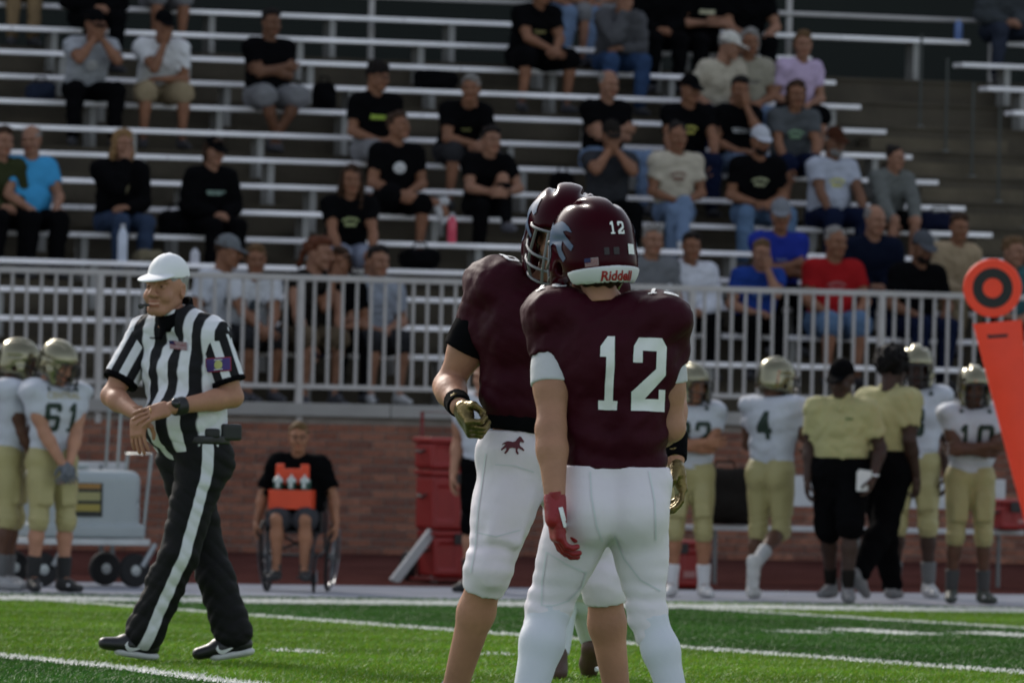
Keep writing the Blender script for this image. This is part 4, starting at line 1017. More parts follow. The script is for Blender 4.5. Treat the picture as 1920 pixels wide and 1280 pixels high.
def pad_jersey(J, root, m, h=.008, sleeve=.42, seed=0, pad=1.0, hem=.06, name='jersey', fold=.0045, g=1.0, waist=1.0):
    lo, hi = bounds(J, ['pelvis', 'chest', 'neck', 'shL', 'shR', 'elL', 'elR'], .24); f = Field(lo, hi, h)
    P, C, N = J['pelvis'], J['chest'], J['neck']; s, fr, up = J['side'], J['front'], J['up']; sp = J.get('pside', s)
    for S_ in 'LR':     # sleeves first, opened at the end, then the body around them
        q = 1 if S_ == 'L' else -1; sh = J['sh' + S_]; ar = unit(J['el' + S_] - sh)
        f.cap(sh + s * q * .006, sh + ar * .285 * sleeve, .088 * pad, .078 * pad, .03)
        f.cap(sh + ar * (.285 * sleeve + .075), sh + ar * .45, .090, .11, k=.006, op='s')
    W = P + .5 * (C - P)
    for q in (-1, 1):
        f.cap(P + sp * q * .075 * waist, W + s * q * .076 * waist, .105 * g, .104 * g, .05, fr, 1.05); f.cap(W + s * q * .076 * waist, C + s * q * .092, .104 * g, .122 * g, .06, fr, 1.05)
    R = frame(fr, up)
    f.ell(C + up * .06, (.195 * g, .150, .17), R, k=.07)
    for S_ in 'LR':
        q = 1 if S_ == 'L' else -1; sh = J['sh' + S_]; ar = unit(J['el' + S_] - sh)
        f.cap(N - up * .062 + s * q * .04, sh + up * .045 * pad - s * q * .01, .074, .080 * pad, .06, fr, .85)
        f.box(sh + up * .040 - s * q * .004, (.090 * pad, .125 * pad, .060 * pad), .052, frame(fr, unit(up + s * q * .16)), k=.035)
        f.ell(C + s * q * .10 + fr * .085 + up * .05, (.085, .05, .10), R, k=.05); f.ell(C + s * q * .09 - fr * .075 + up * .09, (.085, .055, .11), R, k=.05)
    f.cap(N - up * .078 + s * .06 - fr * .02, N - up * .078 - s * .06 - fr * .02, .078, k=.05)
    f.disp(folds(fold, seed)); f.disp(creases(.0030, seed, wl=.075 if h < .01 else .09))
    # creases gathering towards the waist and the arm holes
    f.disp(lambda x, y, z: .0050 * np.sin((z - .35 * np.abs(x)) * 70 + 2 * np.sin(x * 14 + y * 9)) * np.clip((C[2] - .02 - z) / .25, 0, 1))
    f.keep(P - up * hem, up, .006)
    f.cap(N + up * .03 + fr * .02, N + up * .3 + fr * .02, .076, .10, k=.015, op='s')
    V, F = f.mesh(); return Bag().add(V, F).build(name, m, root)
def tight_pants(J, root, m, h=.008, g=1.2, rise=.10, end=1.12, seed=0, pads=False, name='football_pants', infl=.004):
    lo, hi = bounds(J, ['pelvis', 'hpL', 'hpR', 'knL', 'knR'], .26); f = Field(lo, hi, h)
    P = J['pelvis']; sp = J.get('pside', J['side']); fr = J['pfront'] if 'pfront' in J else J['front']; up = vec(0, 0, 1)
    for q in (-1, 1):
        f.cap(P + sp * q * .070 + up * .09, P + sp * q * .082, .094 * g ** .4, .112 * g ** .5, .05, fr, 1.05)
    for S_ in 'LR':
        q = 1 if S_ == 'L' else -1; a, b, c = J['hp' + S_], J['kn' + S_], J['an' + S_]; d = unit(b - a); lk = J.get('lk' + S_, 1.0)
        f.cap(a, b, .098 * g * (lk * .5 + .5) + infl, .066 * g ** .7 * lk + infl, .035); f.ell(a + (b - a) * .35 + fr * .012, (.084 * g * lk, .088 * g * lk, .15), frame(fr, -d), k=.05)
        f.ell(a - fr * .055 - up * .02 - sp * q * .006, (.098 * g ** .6, .088 * g ** .6, .112), k=.035)
        e = b + (c - b) * (end - 1); f.cap(b, e, .066 * g ** .7 * lk + infl, .064 * g ** .7 * lk + infl, .03)
        kf = unit(fr - d * (fr @ d))
        if pads:
            f.ell(b + kf * .050, (.056, .038, .072), frame(kf, -d), k=.02); f.box(a + (b - a) * .52 + kf * .080 - sp * q * .01, (.062, .026, .105), .022, frame(kf, -d), k=.02)
    f.disp(folds(.0016, seed)); f.disp(creases(.0018, seed + 2, wl=.05, n=3))
    for S_ in 'LR':   # creases behind and above the knee
        b = J['kn' + S_]; f.disp(lambda x, y, z: .0040 * np.sin((z + .3 * x) * 115 + 2 * np.sin(x * 20)) * np.exp(-((x - b[0]) ** 2 + (y - b[1]) ** 2 + (z - b[2] - .04) ** 2) / .010))
        c = J['an' + S_]; e = b + (c - b) * (end - 1); d = unit(c - b)
        f.cap(e + d * .075, e + d * .5, .074 * g ** .7 * J.get('lk' + S_, 1.0), .10, k=.004, op='s')
    f.keep(P + up * rise, -up, .004)
    V, F = f.mesh(); return Bag().add(V, F).build(name, m, root)
def leg_tube(J, S_, root, m, t0, t1, name, infl=.003, g=1.15, h=.008):
    f = Field(*bounds(J, ['kn' + S_, 'an' + S_], .14), h); limb_leg(f, J, S_, infl, 1.99, g); b, c = J['kn' + S_], J['an' + S_]; d = unit(c - b)
    f.keep(b + (c - b) * t0, d, .002); f.keep(b + (c - b) * t1, -d, .002); V, F = f.mesh(); return Bag().add(V, F).build(name, m, root)
def arm_tube(J, S_, root, m, t0, t1, name, infl=.004, h=.006, g=1.0):
    """a sleeve or band around the arm: t 0..1 upper arm, 1..2 forearm"""
    keys = ['sh' + S_, 'el' + S_, 'wr' + S_]; f = Field(*bounds(J, keys, .12), h); limb_arm(f, J, S_, infl, 0, 2.0, g=J.get('ag', 1.0) * g)
    a, b, c = (J[k] for k in keys)
    def pt(t): return (a + (b - a) * t, unit(b - a)) if t <= 1 else (b + (c - b) * (t - 1), unit(c - b))
    p, d = pt(t0); f.keep(p, d, .002); p, d = pt(t1); f.keep(p, -d, .002)
    V, F = f.mesh(); return Bag().add(V, F).build(name, m, root)
def glove(J, S_, root, m, curl=.5, fist=False, spread=.12, h=.0035, sc=1.05, cuff=True):
    V, F = tpl(hand_shape, h, curl, spread, fist, thick=1.12); B = Bag()
    fd = unit(J['fd' + S_]); pn = np.asarray(J['pn' + S_], float); pn = unit(pn - fd * (pn @ fd)); R = np.stack([np.cross(pn, fd), -pn, -fd], 1); V = V.copy()
    if S_ == 'R': V[:, 0] *= -1
    B.add(V, F, R=R, t=J['wr' + S_] + fd * .012, sc=sc, flip=(S_ == 'R')); return B.build('glove', m, root)
def lay(V, R, t, sc): return (np.asarray(V) * sc) @ np.asarray(R).T + np.asarray(t)
MASK = None
def helmet(J, root, shell_m, mask_m, sc=1.08, h=.006, decal=None):
    global MASK
    V, F = tpl(helmet_shape, h); o = Bag().add(V, F, R=J['headR'], t=J['head'], sc=sc).build('helmet', shell_m, root)
    if MASK is None: MASK = mask_mesh()
    mk = MASK.copy() ; k = link('face_mask', mk, mask_m, o)
    k.matrix_local = Matrix.Translation(Vector(J['head'])) @ Matrix(J['headR'].tolist()).to_4x4() @ Matrix.Scale(sc, 4)
    for sx in (-1, 1):
        for (a_, b_, r_) in (((sx * .112, -.055, -.01), (sx * .122, -.062, -.015), .012), ((sx * .105, -.085, .052), (sx * .117, -.075, .055), .010)):
            c = MB().tube([a_, b_], r_, 8).build('mask_clip', mat('clip_white', (.6, .6, .6), .4), o, True); c.matrix_local = k.matrix_local.copy()
    mb = MB()   # chin strap and cup
    for sx in (-1, 1): mb.tube([(sx * .116, -.030, -.060), (sx * .085, -.085, -.10), (sx * .035, -.118, -.108)], .008, 6)
    mb.lathe([(.004, -.022), (.026, -.018), (.034, 0), (.030, .012), (.01, .016)], 14, Matrix.Translation((0, -.108, -.108)) @ Matrix.Rotation(rad(75), 4, 'X'))
    c = mb.build('chin_strap', M_pad if mask_m is M_maskblack else mat('strap_white', (.5, .5, .5), .6), o, True); c.matrix_local = k.matrix_local.copy()
    return o
def hframe(front, up=(0, 0, 1)): return frame(np.asarray(front, float), np.asarray(up, float))
def hpt(J, p, sc=1.08): return J['head'] + J['headR'] @ (vec(*p) * sc)
def standard(J, front, pfront=None):
    J['front'] = unit(front); J['up'] = unit(J['neck'] - J['pelvis']); s = J['shL'] - J['shR']; J['side'] = unit(s)
    J['front'] = unit(J['front'] - J['up'] * (J['front'] @ J['up'])); J['pside'] = unit(J['hpL'] - J['hpR'])
    if pfront is not None: J['pfront'] = unit(pfront)
    return J
def strip(path, w):
    """2D polyline -> thin quads"""
    P = []
    for (x0, y0), (x1, y1) in zip(path[:-1], path[1:]):
        dx, dy = x1 - x0, y1 - y0; L = math.hypot(dx, dy) or 1; nx, ny = -dy / L * w / 2, dx / L * w / 2; ex, ey = dx / L * w * .3, dy / L * w * .3
        P.append([(x0 - nx - ex, y0 - ny - ey), (x1 - nx + ex, y1 - ny + ey), (x1 + nx + ex, y1 + ny + ey), (x0 + nx - ex, y0 + ny - ey)])
    return P
def seam_px(target, P, path, m, w=.006, L=.012, off=.0025, name='seam'):
    pts = [P(x, y) for x, y in path]; VF = glyph_mesh(strip([(p[0], p[2]) for p in pts], w), L)
    return project(target, VF, (0, -1, 0), (1, 0, 0), (0, 0, 1), 1.0, name, m, off=off, dist=3)
HORSE = [[(0, .42), (.06, .50), (.14, .56), (.22, .60), (.34, .60), (.46, .58), (.56, .62), (.64, .74), (.72, .84), (.78, .82), (.84, .74), (.92, .64), (.90, .58), (.82, .60), (.76, .62), (.74, .52), (.76, .44), (.88, .36), (.96, .28), (.93, .22), (.84, .28), (.70, .34), (.66, .24), (.74, .12), (.68, .06), (.60, .18), (.58, .32), (.44, .34), (.34, .30), (.28, .16), (.18, .06), (.12, .10), (.20, .22), (.20, .34), (.10, .26), (.02, .18), (-.02, .24), (.10, .38), (.16, .46), (.10, .46)]]
def horse(flip=False): return [[((.5 - x) if flip else (x - .5), y - .45) for x, y in p] for p in HORSE]
def flag_on(target, origin, xd, yd, w, parent, off=.004):
    h = w * .62; M_r = mat('flag_red', (.22, .02, .03), .7); M_w = mat('flag_white', (.45, .44, .45), .7); M_b = mat('flag_blue', (.02, .025, .09), .7)
    base = project(target, glyph_mesh([[(-w / 2, -h / 2), (w / 2, -h / 2), (w / 2, h / 2), (-w / 2, h / 2)]], .02), origin, xd, yd, 1, 'flag_patch', M_w, off=off, parent=parent)
    R_ = [[(-w / 2, -h / 2 + h * i / 7), (w / 2, -h / 2 + h * i / 7), (w / 2, -h / 2 + h * (i + .5) / 7), (-w / 2, -h / 2 + h * (i + .5) / 7)] for i in range(7)]
    if base:
        project(target, glyph_mesh(R_, .02), origin, xd, yd, 1, 'flag_stripes', M_r, off=off + .0015, parent=base)
        project(target, glyph_mesh([[(-w / 2, 0), (-w * .05, 0), (-w * .05, h / 2), (-w / 2, h / 2)]], .02), origin, xd, yd, 1, 'flag_canton', M_b, off=off + .003, parent=base)
# ---------------------------------------------------------------- number twelve, seen from behind
def player_twelve():
    root, P = figure(1135, 25.4, 0.0, 'football player in maroon jersey number 12 and white pants seen from behind, red glove', 'players in maroon and white')
    J = dict(neck=P(1137, 562), head=P(1110, 477, .02), shL=P(1037, 606, .02), shR=P(1240, 616, -.02), chest=P(1150, 705), pelvis=P(1148, 905),
             elL=P(1034, 802, -.10), wrL=P(1041, 945, -.17), elR=P(1256, 800, 0), wrR=P(1190, 835, .22), hpL=P(1098, 950), hpR=P(1194, 950),
             knL=P(1030, 1135, .06), anL=P(978, 1362, -.05), knR=P(1213, 1148, .02), anR=P(1284, 1385, -.04))
    standard(J, (-.22, .97, 0), (-.12, .99, 0)); J['ag'] = 1.10; J['lkR'] = .80; J['lkL'] = .97
    J['headR'] = hframe((-.40, .90, -.12), (-.10, .10, 1))
    J['tDL'] = unit(vec(-.4, .9, 0)); J['tDR'] = unit(vec(.2, .9, 0)); J['fdL'] = vec(.10, .05, -1); J['pnL'] = vec(.9, .25, .0); J['fdR'] = vec(-.6, .5, 0); J['pnR'] = vec(0, .2, -1)
    make_body(J, 'fair', root, h=.008, g=.84, head_h=.006, hands=(), head_sc=1.0, lg=1.12)
    je = pad_jersey(J, root, M_maroon, sleeve=.36, seed=3, hem=-.045, pad=1.0, g=.98, waist=.93)
    pa = tight_pants(J, root, M_pants, g=1.11, rise=.056, end=1.16, seed=4)
    for S_ in 'LR': leg_tube(J, S_, root, mat('white_tights', (.60, .62, .68), .6, var=.05, bump=.06, bscale=30), .04, .98, 'tights', infl=.002, g=1.22)
    for S_, t in (('L', .60), ('R', .56)):
        arm_tube(J, S_, root, M_greyknit, .12, t, 'undershirt_sleeve', infl=.006)
    glove(J, 'L', root, M_redglove, curl=.52, spread=.05, sc=1.16)
    f = Field(J['wrL'] - .1, J['wrL'] + .1, .005); ax_ = unit(J['wrL'] - J['elL']); f.cap(J['wrL'] - ax_ * .018, J['wrL'] + ax_ * .05, .037, .036, k=0, n=J['front'], q=1.1); V, F = f.mesh(); Bag().add(V, F).build('glove_cuff', M_redglove, root)
    glove(J, 'R', root, M_redglove, curl=.5)
    gl = [o for o in root.children if o.name.startswith('glove')][0]
    seam_px(gl, P, [(1050, 952), (1054, 968), (1058, 984)], M_num, w=.012, L=.006, off=.004, name='glove_trim')
    make_shoes(J, (.5, .5, .5), root, 1.1)
    # collar of the undershirt, hair below the helmet
    f = Field(*bounds(J, ['neck'], .14), .006); f.cap(J['neck'] - vec(0, 0, .03), J['neck'] + unit(J['head'] - J['neck']) * .012, .074, .068, k=0); f.keep(J['neck'] + vec(0, 0, .012), (0, .25, -1)); V, F = f.mesh(); Bag().add(V, F).build('collar', M_greyknit, root)
    V, F = tpl(hair_shape, 'curly', .006); on_head(J, V, F, 'hair', hair_mat(HAIR['brown']), root, .97)
    f = Field((-.12, -.02, -.17), (.12, .14, .02), .006); f.ell((0, .058, -.085), (.070, .058, .045), k=0); f.disp(lambda x, y, z: .007 * np.sin(x * 120) * np.sin(z * 90 + x * 40)); V, F = f.mesh(); on_head(J, V, F, 'hair', hair_mat(HAIR['brown']), root, 1.0)
    # back number
    o = P(1178, 701); number_on(je, [D1, D2], o, (1, 0, -.012), (.10, 0, 1), .240, M_num, off=.0035, gap=.07, w=.47, L=.06)
    for q, S_ in ((1, 'L'), (-1, 'R')):
        number_on(je, [D1, D2], J['sh' + S_] + J['up'] * .1 + J['side'] * q * .005 - J['front'] * .01, -J['side'], J['front'] * .8 + J['up'] * .3, .080, M_num)
    # pants seams
    M_seam = mat('pants_seam', (.60, .62, .64), .6)
    for path in ([(1106, 884), (1108, 930), (1118, 985), (1128, 1012)], [(1216, 884), (1226, 940), (1228, 1010)], [(1025, 1034), (1060, 1055), (1098, 1072), (1090, 1100), (1065, 1125), (1040, 1134), (1016, 1134), (1017, 1090), (1025, 1036)], [(1152, 1004), (1170, 1046), (1200, 1085), (1236, 1106)], [(1000, 1160), (1030, 1168), (1062, 1172)]):
        seam_px(pa, P, path, M_seam, w=.0055)
    # helmet and its marks
    he = helmet(J, root, M_maroon_shell, M_maskgrey, 1.09, h=.005)
    X, Y, Z = J['headR'][:, 0], J['headR'][:, 1], J['headR'][:, 2]
    def hm(VF, pt, xd, yd, sc, nm, m, off=.003): return project(he, VF, hpt(J, pt, 1.09), xd, yd, sc, nm, m, off=off, dist=.12)
    f = Field((-.13, .0, -.16), (.13, .20, -.04), .004); f.ell((0, .050, -.052), (.118, .117, .088), k=0); f.ell((0, .045, -.05), (.10, .10, .2), k=0, op='s'); f.keep((0, .06, 0), (0, 1, 0)); f.keep((0, 0, -.126), (0, .1, 1), .003); f.keep((0, 0, -.064), (0, .05, -1), .003); V, F = f.mesh()
    bu = Bag().add(V, F, R=J['headR'], t=J['head'], sc=1.09).build('bumper', mat('bumper_white', (.62, .63, .64), .45), he)
    tv = text_mesh('Riddell', .12, bold=.03)
    project(bu, tv, hpt(J, (-.006, .17, -.0865), 1.09), -X, Z, .041, 'lettering', mat('red_print', (.32, .012, .016), .5), off=.002, dist=.12)
    number_on(he, [D1, D2], hpt(J, (-.012, .15, .058), 1.09), -X, Z, .042, M_num, off=.003, gap=.12, L=.2, dist=.12)
    hm(glyph_mesh([[(-.016, -.017), (.016, -.017), (.016, .017), (-.016, .017)]], .01), (-.062, .15, -.006), -X - Y * .3, Z, 1, 'sticker', M_num)
    for px_, ww in ((.026, .008), (-.004, .010)): hm(glyph_mesh([[(-ww, -.012), (ww, -.012), (ww, .012), (-ww, .012)]], .01), (px_, .16, -.012), -X, Z, 1, 'vent', mat('vent_dark', (.012, .004, .006), .5))
    flag_on(he, hpt(J, (.068, .14, -.042), 1.09), -X + Y * .45, Z, .044, he, off=.003)
    M_pony = mat('decal_silver_blue', (.085, .12, .19), .35, spec=.2)
    hm(glyph_mesh(horse(True), .05), (.14, -.022, .062), Y, Z, .250, 'horse_decal', M_pony)
    hm(glyph_mesh(horse(), .05), (-.14, .005, .052), Y * -1, Z, .225, 'horse_decal', M_pony)
    return root
player_twelve()
# ---------------------------------------------------------------- number eight, facing his team mate
def player_eight():
    root, P = figure(1015, 26.25, 0.0, 'football player in maroon jersey number 8 with gold gloves, half hidden by team mate', 'players in maroon and white')
    J = dict(neck=P(1016, 518), head=P(1056, 446, -.06), shR=P(925, 552, -.02), shL=P(1120, 566, .12), chest=P(1002, 645), pelvis=P(1000, 848),
             elR=P(841, 724, .02), wrR=P(861, 762, -.20), elL=P(1256, 735, .10), wrL=P(1266, 862, -.06), hpR=P(962, 880), hpL=P(1062, 885, .05),
             knR=P(916, 1066, -.10), anR=P(840, 1335, .10), knL=P(1132, 1090, .0), anL=P(1165, 1350, .08))
    standard(J, (.30, -.95, 0), (.22, -.97, 0)); J['ag'] = 1.12
    J['headR'] = hframe((-.12, -.95, -.26), (.10, -.28, 1))
    J['tDR'] = unit(vec(-.2, -1, 0)); J['tDL'] = unit(vec(.3, -1, 0)); J['fdR'] = vec(.35, -.6, -.62); J['pnR'] = vec(.85, .2, .35); J['fdL'] = vec(.22, -.1, -1); J['pnL'] = vec(-1, -.15, -.1)
    make_body(J, 'fair', root, h=.008, g=.84, head_h=.005, hands=(), lg=1.12)
    je = pad_jersey(J, root, M_maroon, sleeve=.36, seed=9, hem=-.085, pad=1.03, g=.96, waist=.92)
    pa = tight_pants(J, root, M_pants, g=1.15, rise=.075, end=1.10, seed=8, pads=True)
    arm_tube(J, 'R', root, M_blackknit, .12, .62, 'undershirt_sleeve', infl=.014); arm_tube(J, 'L', root, M_blackknit, .12, .62, 'undershirt_sleeve', infl=.014)
    # black undershirt showing at the waist
    f = Field(*bounds(J, ['pelvis'], .26), .008); pu = vec(0, 0, 1)
    for q in (-1, 1): f.cap(J['pelvis'] + J['pside'] * q * .07 + pu * .16, J['pelvis'] + J['pside'] * q * .074, .110, .116, .05, J['front'], 1.05)
    f.keep(J['pelvis'] + pu * .125, -pu); f.keep(J['pelvis'] + pu * .062, pu + J['pside'] * .12); V, F = f.mesh(); Bag().add(V, F).build('undershirt', M_blackknit, root)
    glove(J, 'R', root, M_gold, fist=True, sc=1.12); glove(J, 'L', root, M_gold, curl=.55, sc=1.12)
    arm_tube(J, 'R', root, M_blackknit, 1.74, 2.0, 'wristband', infl=.007); arm_tube(J, 'L', root, M_blackknit, 1.62, 2.0, 'wristband', infl=.008)
    for S_ in 'LR': leg_tube(J, S_, root, mat('navy_sock', (.014, .015, .035), .8), .82, 1.0, 'sock', infl=.006, g=1.1)
    make_shoes(J, (.03, .03, .03), root, 1.1)
    he = helmet(J, root, M_maroon_shell, M_maskgrey, 1.07, h=.005)
    X, Y, Z = J['headR'][:, 0], J['headR'][:, 1], J['headR'][:, 2]; M_pony = MATS['decal_silver_blue']
    for q in (1, -1): project(he, glyph_mesh(horse(q > 0), .05), hpt(J, (q * .14, .005, .052), 1.07), Y * q, Z, .215, 'horse_decal', M_pony, off=.003, dist=.12)
    # shoulder, chest numbers and the small emblem on the waist
    project(je, glyph_mesh(number([D8]), .1), J['shR'] + J['up'] * .09 + J['front'] * .02 + J['side'] * .035, J['side'], J['front'] * -.8 + J['up'] * .5, .085, 'shoulder_number', M_num, off=.004)
    project(je, glyph_mesh(number([D8]), .1), J['shL'] + J['up'] * .09 + J['front'] * .02 - J['side'] * .035, J['side'], J['front'] * -.8 + J['up'] * .5, .085, 'shoulder_number', M_num, off=.004)
    project(je, glyph_mesh(number([D8], w=.7), .08), J['chest'] + J['side'] * .06 + J['up'] * .02, J['side'], J['up'], .20, 'number', M_num, off=.004)
    project(pa, glyph_mesh(horse(), .06), P(963, 834), (1, 0, -.05), (0, 0, 1), .080, 'horse_emblem', mat('maroon_print', (.10, .012, .022), .6), off=.003, dist=1)
    M_seam = MATS['pants_seam']
    for path in ([(912, 850), (905, 900), (897, 960), (893, 1020), (884, 1070)], [(893, 996), (930, 1004), (975, 992)], [(930, 870), (965, 872), (1000, 884)]): seam_px(pa, P, path, M_seam, w=.005)
    return root
player_eight()
# ---------------------------------------------------------------- a third team mate, walking beyond them
def player_third():
    root, P = figure(1085, 33.8, 0.0, 'football player in maroon and white walking beyond the pair, mostly hidden behind them', 'players in maroon and white')
    J = dict(neck=P(1085, 590), head=P(1085, 535), shL=P(1035, 618), shR=P(1140, 618), chest=P(1088, 690), pelvis=P(1088, 850), elL=P(1030, 740, .05), wrL=P(1045, 830, .1), elR=P(1145, 740, .05), wrR=P(1135, 830, .1),
             hpL=P(1068, 880), hpR=P(1108, 880), knL=P(1056, 1075, .08), anL=P(1044, 1236, -.02), knR=P(1088, 1085, -.04), anR=P(1110, 1205, .28))
    standard(J, (-.1, 1, 0)); J['headR'] = hframe((-.2, 1, 0)); J['tDL'] = unit(vec(-.1, 1, 0)); J['tDR'] = unit(vec(-.05, .65, -.7)); J['fUR'] = unit(vec(0, .7, .65))
    make_body(J, 'brown', root, h=.012, lg=1.05); pad_jersey(J, root, M_maroon, h=.012, hem=-.05); tight_pants(J, root, M_pants, h=.010, g=1.08)
    for S_ in 'LR': leg_tube(J, S_, root, MATS['white_tights'], .0, .94, 'tights', infl=.006, g=1.2)
    make_shoes(J, (.07, .035, .025), root, 1.1); helmet(J, root, M_maroon_shell, M_maskgrey, 1.06, h=.008)
player_third()
# ---------------------------------------------------------------- the referee
def referee():
    root, P = figure(340, 35.3, 0.0, 'smiling referee in black and white striped shirt and white cap walking with hands together')
    J = dict(neck=P(330, 588), head=P(311, 543, -.02), shR=P(272, 628, .12), shL=P(400, 630, -.12), chest=P(345, 700), pelvis=P(360, 838),
             elR=P(209, 742, .04), wrR=P(258, 776, -.20), elL=P(437, 744, -.14), wrL=P(322, 764, -.36), hpL=P(380, 866, -.08), hpR=P(345, 866, .08),
             knL=P(336, 1040, -.14), anL=P(271, 1188, -.06), knR=P(386, 1034, .10), anR=P(438, 1186, .06))
    standard(J, (-.70, -.71, 0)); J['ag'] = 1.06; J['pup'] = vec(0, 0, 1)
    J['headR'] = hframe((-.48, -.87, -.02), (.03, .02, 1))
    J['tDL'] = unit(vec(-1, -.15, .16)); J['fUL'] = unit(vec(.16, 0, 1)); J['tDR'] = unit(vec(-1, .05, -.16)); J['fUR'] = unit(vec(-.16, 0, 1))
    J['fdR'] = vec(.05, -.25, -1); J['pnR'] = vec(.55, .8, -.1); J['fdL'] = vec(-.92, -.15, -.28); J['pnL'] = vec(-.15, .75, -.65)
    bo = make_body(J, 'fair', root, h=.008, head_h=.0033, hands=('L', 'R'), curl=.22, smile=True, head_sc=1.05, hand_h=.0035, g=1.0)
    # striped shirt: body and sleeves
    m_st = stripe_mat('referee_stripes', (.010, .010, .012), (.66, .67, .70), .098)
    sh = make_top(J, (1, 1, 1), root, sleeve=0, h=.008, infl=.022, g=1.08, hem=.05, belly=.05, seed=21, fold=.004, m=m_st)
    V = verts(sh); d = V - J['pelvis']; x = d @ J['side']; fr = d @ J['front']
    vcol_attr(sh, 'sx', x * .80 + .014 * np.arctan2(x, np.maximum(fr, 0) + .10) + .020)
    for S_ in 'LR':
        keys = ['sh' + S_, 'el' + S_]; f = Field(*bounds(J, keys, .17), .007); a, b = J[keys[0]], J[keys[1]]; ax = unit(b - a); L = np.linalg.norm(b - a)
        f.cap(a, a + ax * L * .92, .082, .079, .02); f.disp(folds(.004, 31)); f.keep(a + ax * L * .78, -ax, .003); f.cap(a + ax * (L * .78 + .062), a + ax * L * 1.3, .066, .08, k=.004, op='s'); V, F = f.mesh()
        o = Bag().add(V, F).build('sleeve', m_st, sh); V = verts(o); w = V - a; w = w - np.outer(w @ ax, ax); e = unit(np.cross(ax, unit(vec(0, -1, 0) - ax * (-ax[1])))); vcol_attr(o, 'sx', w @ e * 1.25 + .075 - .0)
        f = Field(*bounds(J, keys, .17), .007); f.cap(a, a + ax * L * .92, .0845, .0815, .02); f.disp(folds(.004, 31)); f.keep(a + ax * L * .70, ax, .002); f.keep(a + ax * L * .785, -ax, .003); V, F = f.mesh(); Bag().add(V, F).build('cuff', M_blackknit, o)
    # collar
    N = J['neck']; up = J['up']; fr = J['front']
    f = Field(N - .18, N + .18, .005); f.cap(N - up * .02, N + up * .045 - fr * .012, .088, .072, k=0, n=fr, q=.92)
    f.cap(N + fr * .07 - up * .02, N + fr * .115 - up * .10, .030, .012, k=.02, n=fr, q=1.8)
    f.cap(N - up * .1 + fr * .0, N + up * .2 - fr * .012, .066, .066, k=.004, op='s'); f.keep(N + up * .035, -up - fr * .5, .004); f.cap(N + fr * .10 + up * .05, N + fr * .14 - up * .06, .030, .006, k=.004, op='s'); V, F = f.mesh()
    Bag().add(V, F).build('collar', M_blackknit, sh)
    # pocket edge, patches
    flag_on(sh, P(327, 648), (1, .25, -.1), (.02, 0, 1), .062, sh, off=.006)
    M_pp = mat('patch_purple', (.055, .03, .16), .7); M_pr = mat('patch_red', (.22, .015, .03), .7); M_py = mat('patch_yellow', (.42, .42, .16), .7); M_pw = mat('patch_white', (.5, .5, .52), .7)
    sl = [o for o in sh.children if o.name.startswith('sleeve')][0]
    org = P(413, 684); xd = (1, 0, .08); yd = (0, 0, 1); rect = lambda w, h: [[(-w / 2, -h / 2), (w / 2, -h / 2), (w / 2, h / 2), (-w / 2, h / 2)]]
    b0 = project(sl, glyph_mesh(rect(.110, .064), .015), org, xd, yd, 1, 'arm_patch', M_pr, off=.006, dist=.4)
    if b0:
        project(sl, glyph_mesh(rect(.100, .054), .015), org, xd, yd, 1, 'patch_field', M_pp, off=.008, dist=.4, parent=b0)
        project(sl, glyph_mesh([[(math.cos(a) * .017, math.sin(a) * .020) for a in np.linspace(0, 6.28, 15)[:-1]]], .01), org, xd, yd, 1, 'patch_seal', M_py, off=.0095, dist=.4, parent=b0)
        project(sl, glyph_mesh([[(-.018, .019), (.018, .019), (.016, .024), (-.016, .024)], [(-.018, -.024), (.018, -.024), (.018, -.019), (-.018, -.019)]], .01), org, xd, yd, 1, 'patch_lettering', M_pw, off=.0095, dist=.4, parent=b0)
    project(sh, glyph_mesh(rect(.040, .006), .01), P(290, 633), (1, .3, 0), (0, 0, 1), 1, 'pocket_mark', M_blackknit, off=.006)
    # trousers with a white side stripe
    m_tr = stripe_mat('referee_trousers', (.62, .63, .66), (.0075, .0075, .008), .026, 'sx', True)
    tr = make_bottom(J, (1, 1, 1), root, length=1.97, h=.008, infl=.022, g=1.04, seed=41, fold=.0032, rise=.075, loose=.028, m=m_tr)
    V = verts(tr); sx = np.full(len(V), 1.0); a, b, c = J['hpL'], J['knL'], J['anL']
    top = J['pelvis'] + vec(.05, -.10, .10)
    best = np.full(len(V), 9.0)
    for p, q in ((top, a + (b - a) * .12), (a + (b - a) * .12, b), (b, c + (c - b) * .2)):
        ax = unit(q - p); t = (V - p) @ ax; L = np.linalg.norm(q - p); w = V - p - np.outer(np.clip(t, 0, L), ax); dd = np.linalg.norm(w, axis=1)
        out = unit(vec(.35, -1, 0) - ax * (vec(.35, -1, 0) @ ax)); tn = np.cross(ax, out)
        co = np.where(w @ out > .02, np.abs(w @ tn), 1.0); use = dd < best; best = np.where(use, dd, best); sx = np.where(use, co, sx)
    vcol_attr(tr, 'sx', sx)
    # belt with pouch
    f = Field(*bounds(J, ['pelvis'], .30), .008); pc = J['pelvis'] + vec(0, 0, .035)
    for q in (-1, 1): f.cap(pc + J['pside'] * q * .078 + vec(0, 0, .03), pc + J['pside'] * q * .078 - vec(0, 0, .03), .141, .141, .05, J['front'], 1.05)
    f.keep(pc + vec(0, 0, .02), (0, 0, -1), .003); f.keep(pc - vec(0, 0, .02), (0, 0, 1), .003); V, F = f.mesh(); be = Bag().add(V, F).build('belt', mat('belt_leather', (.008, .008, .009), .4), root)
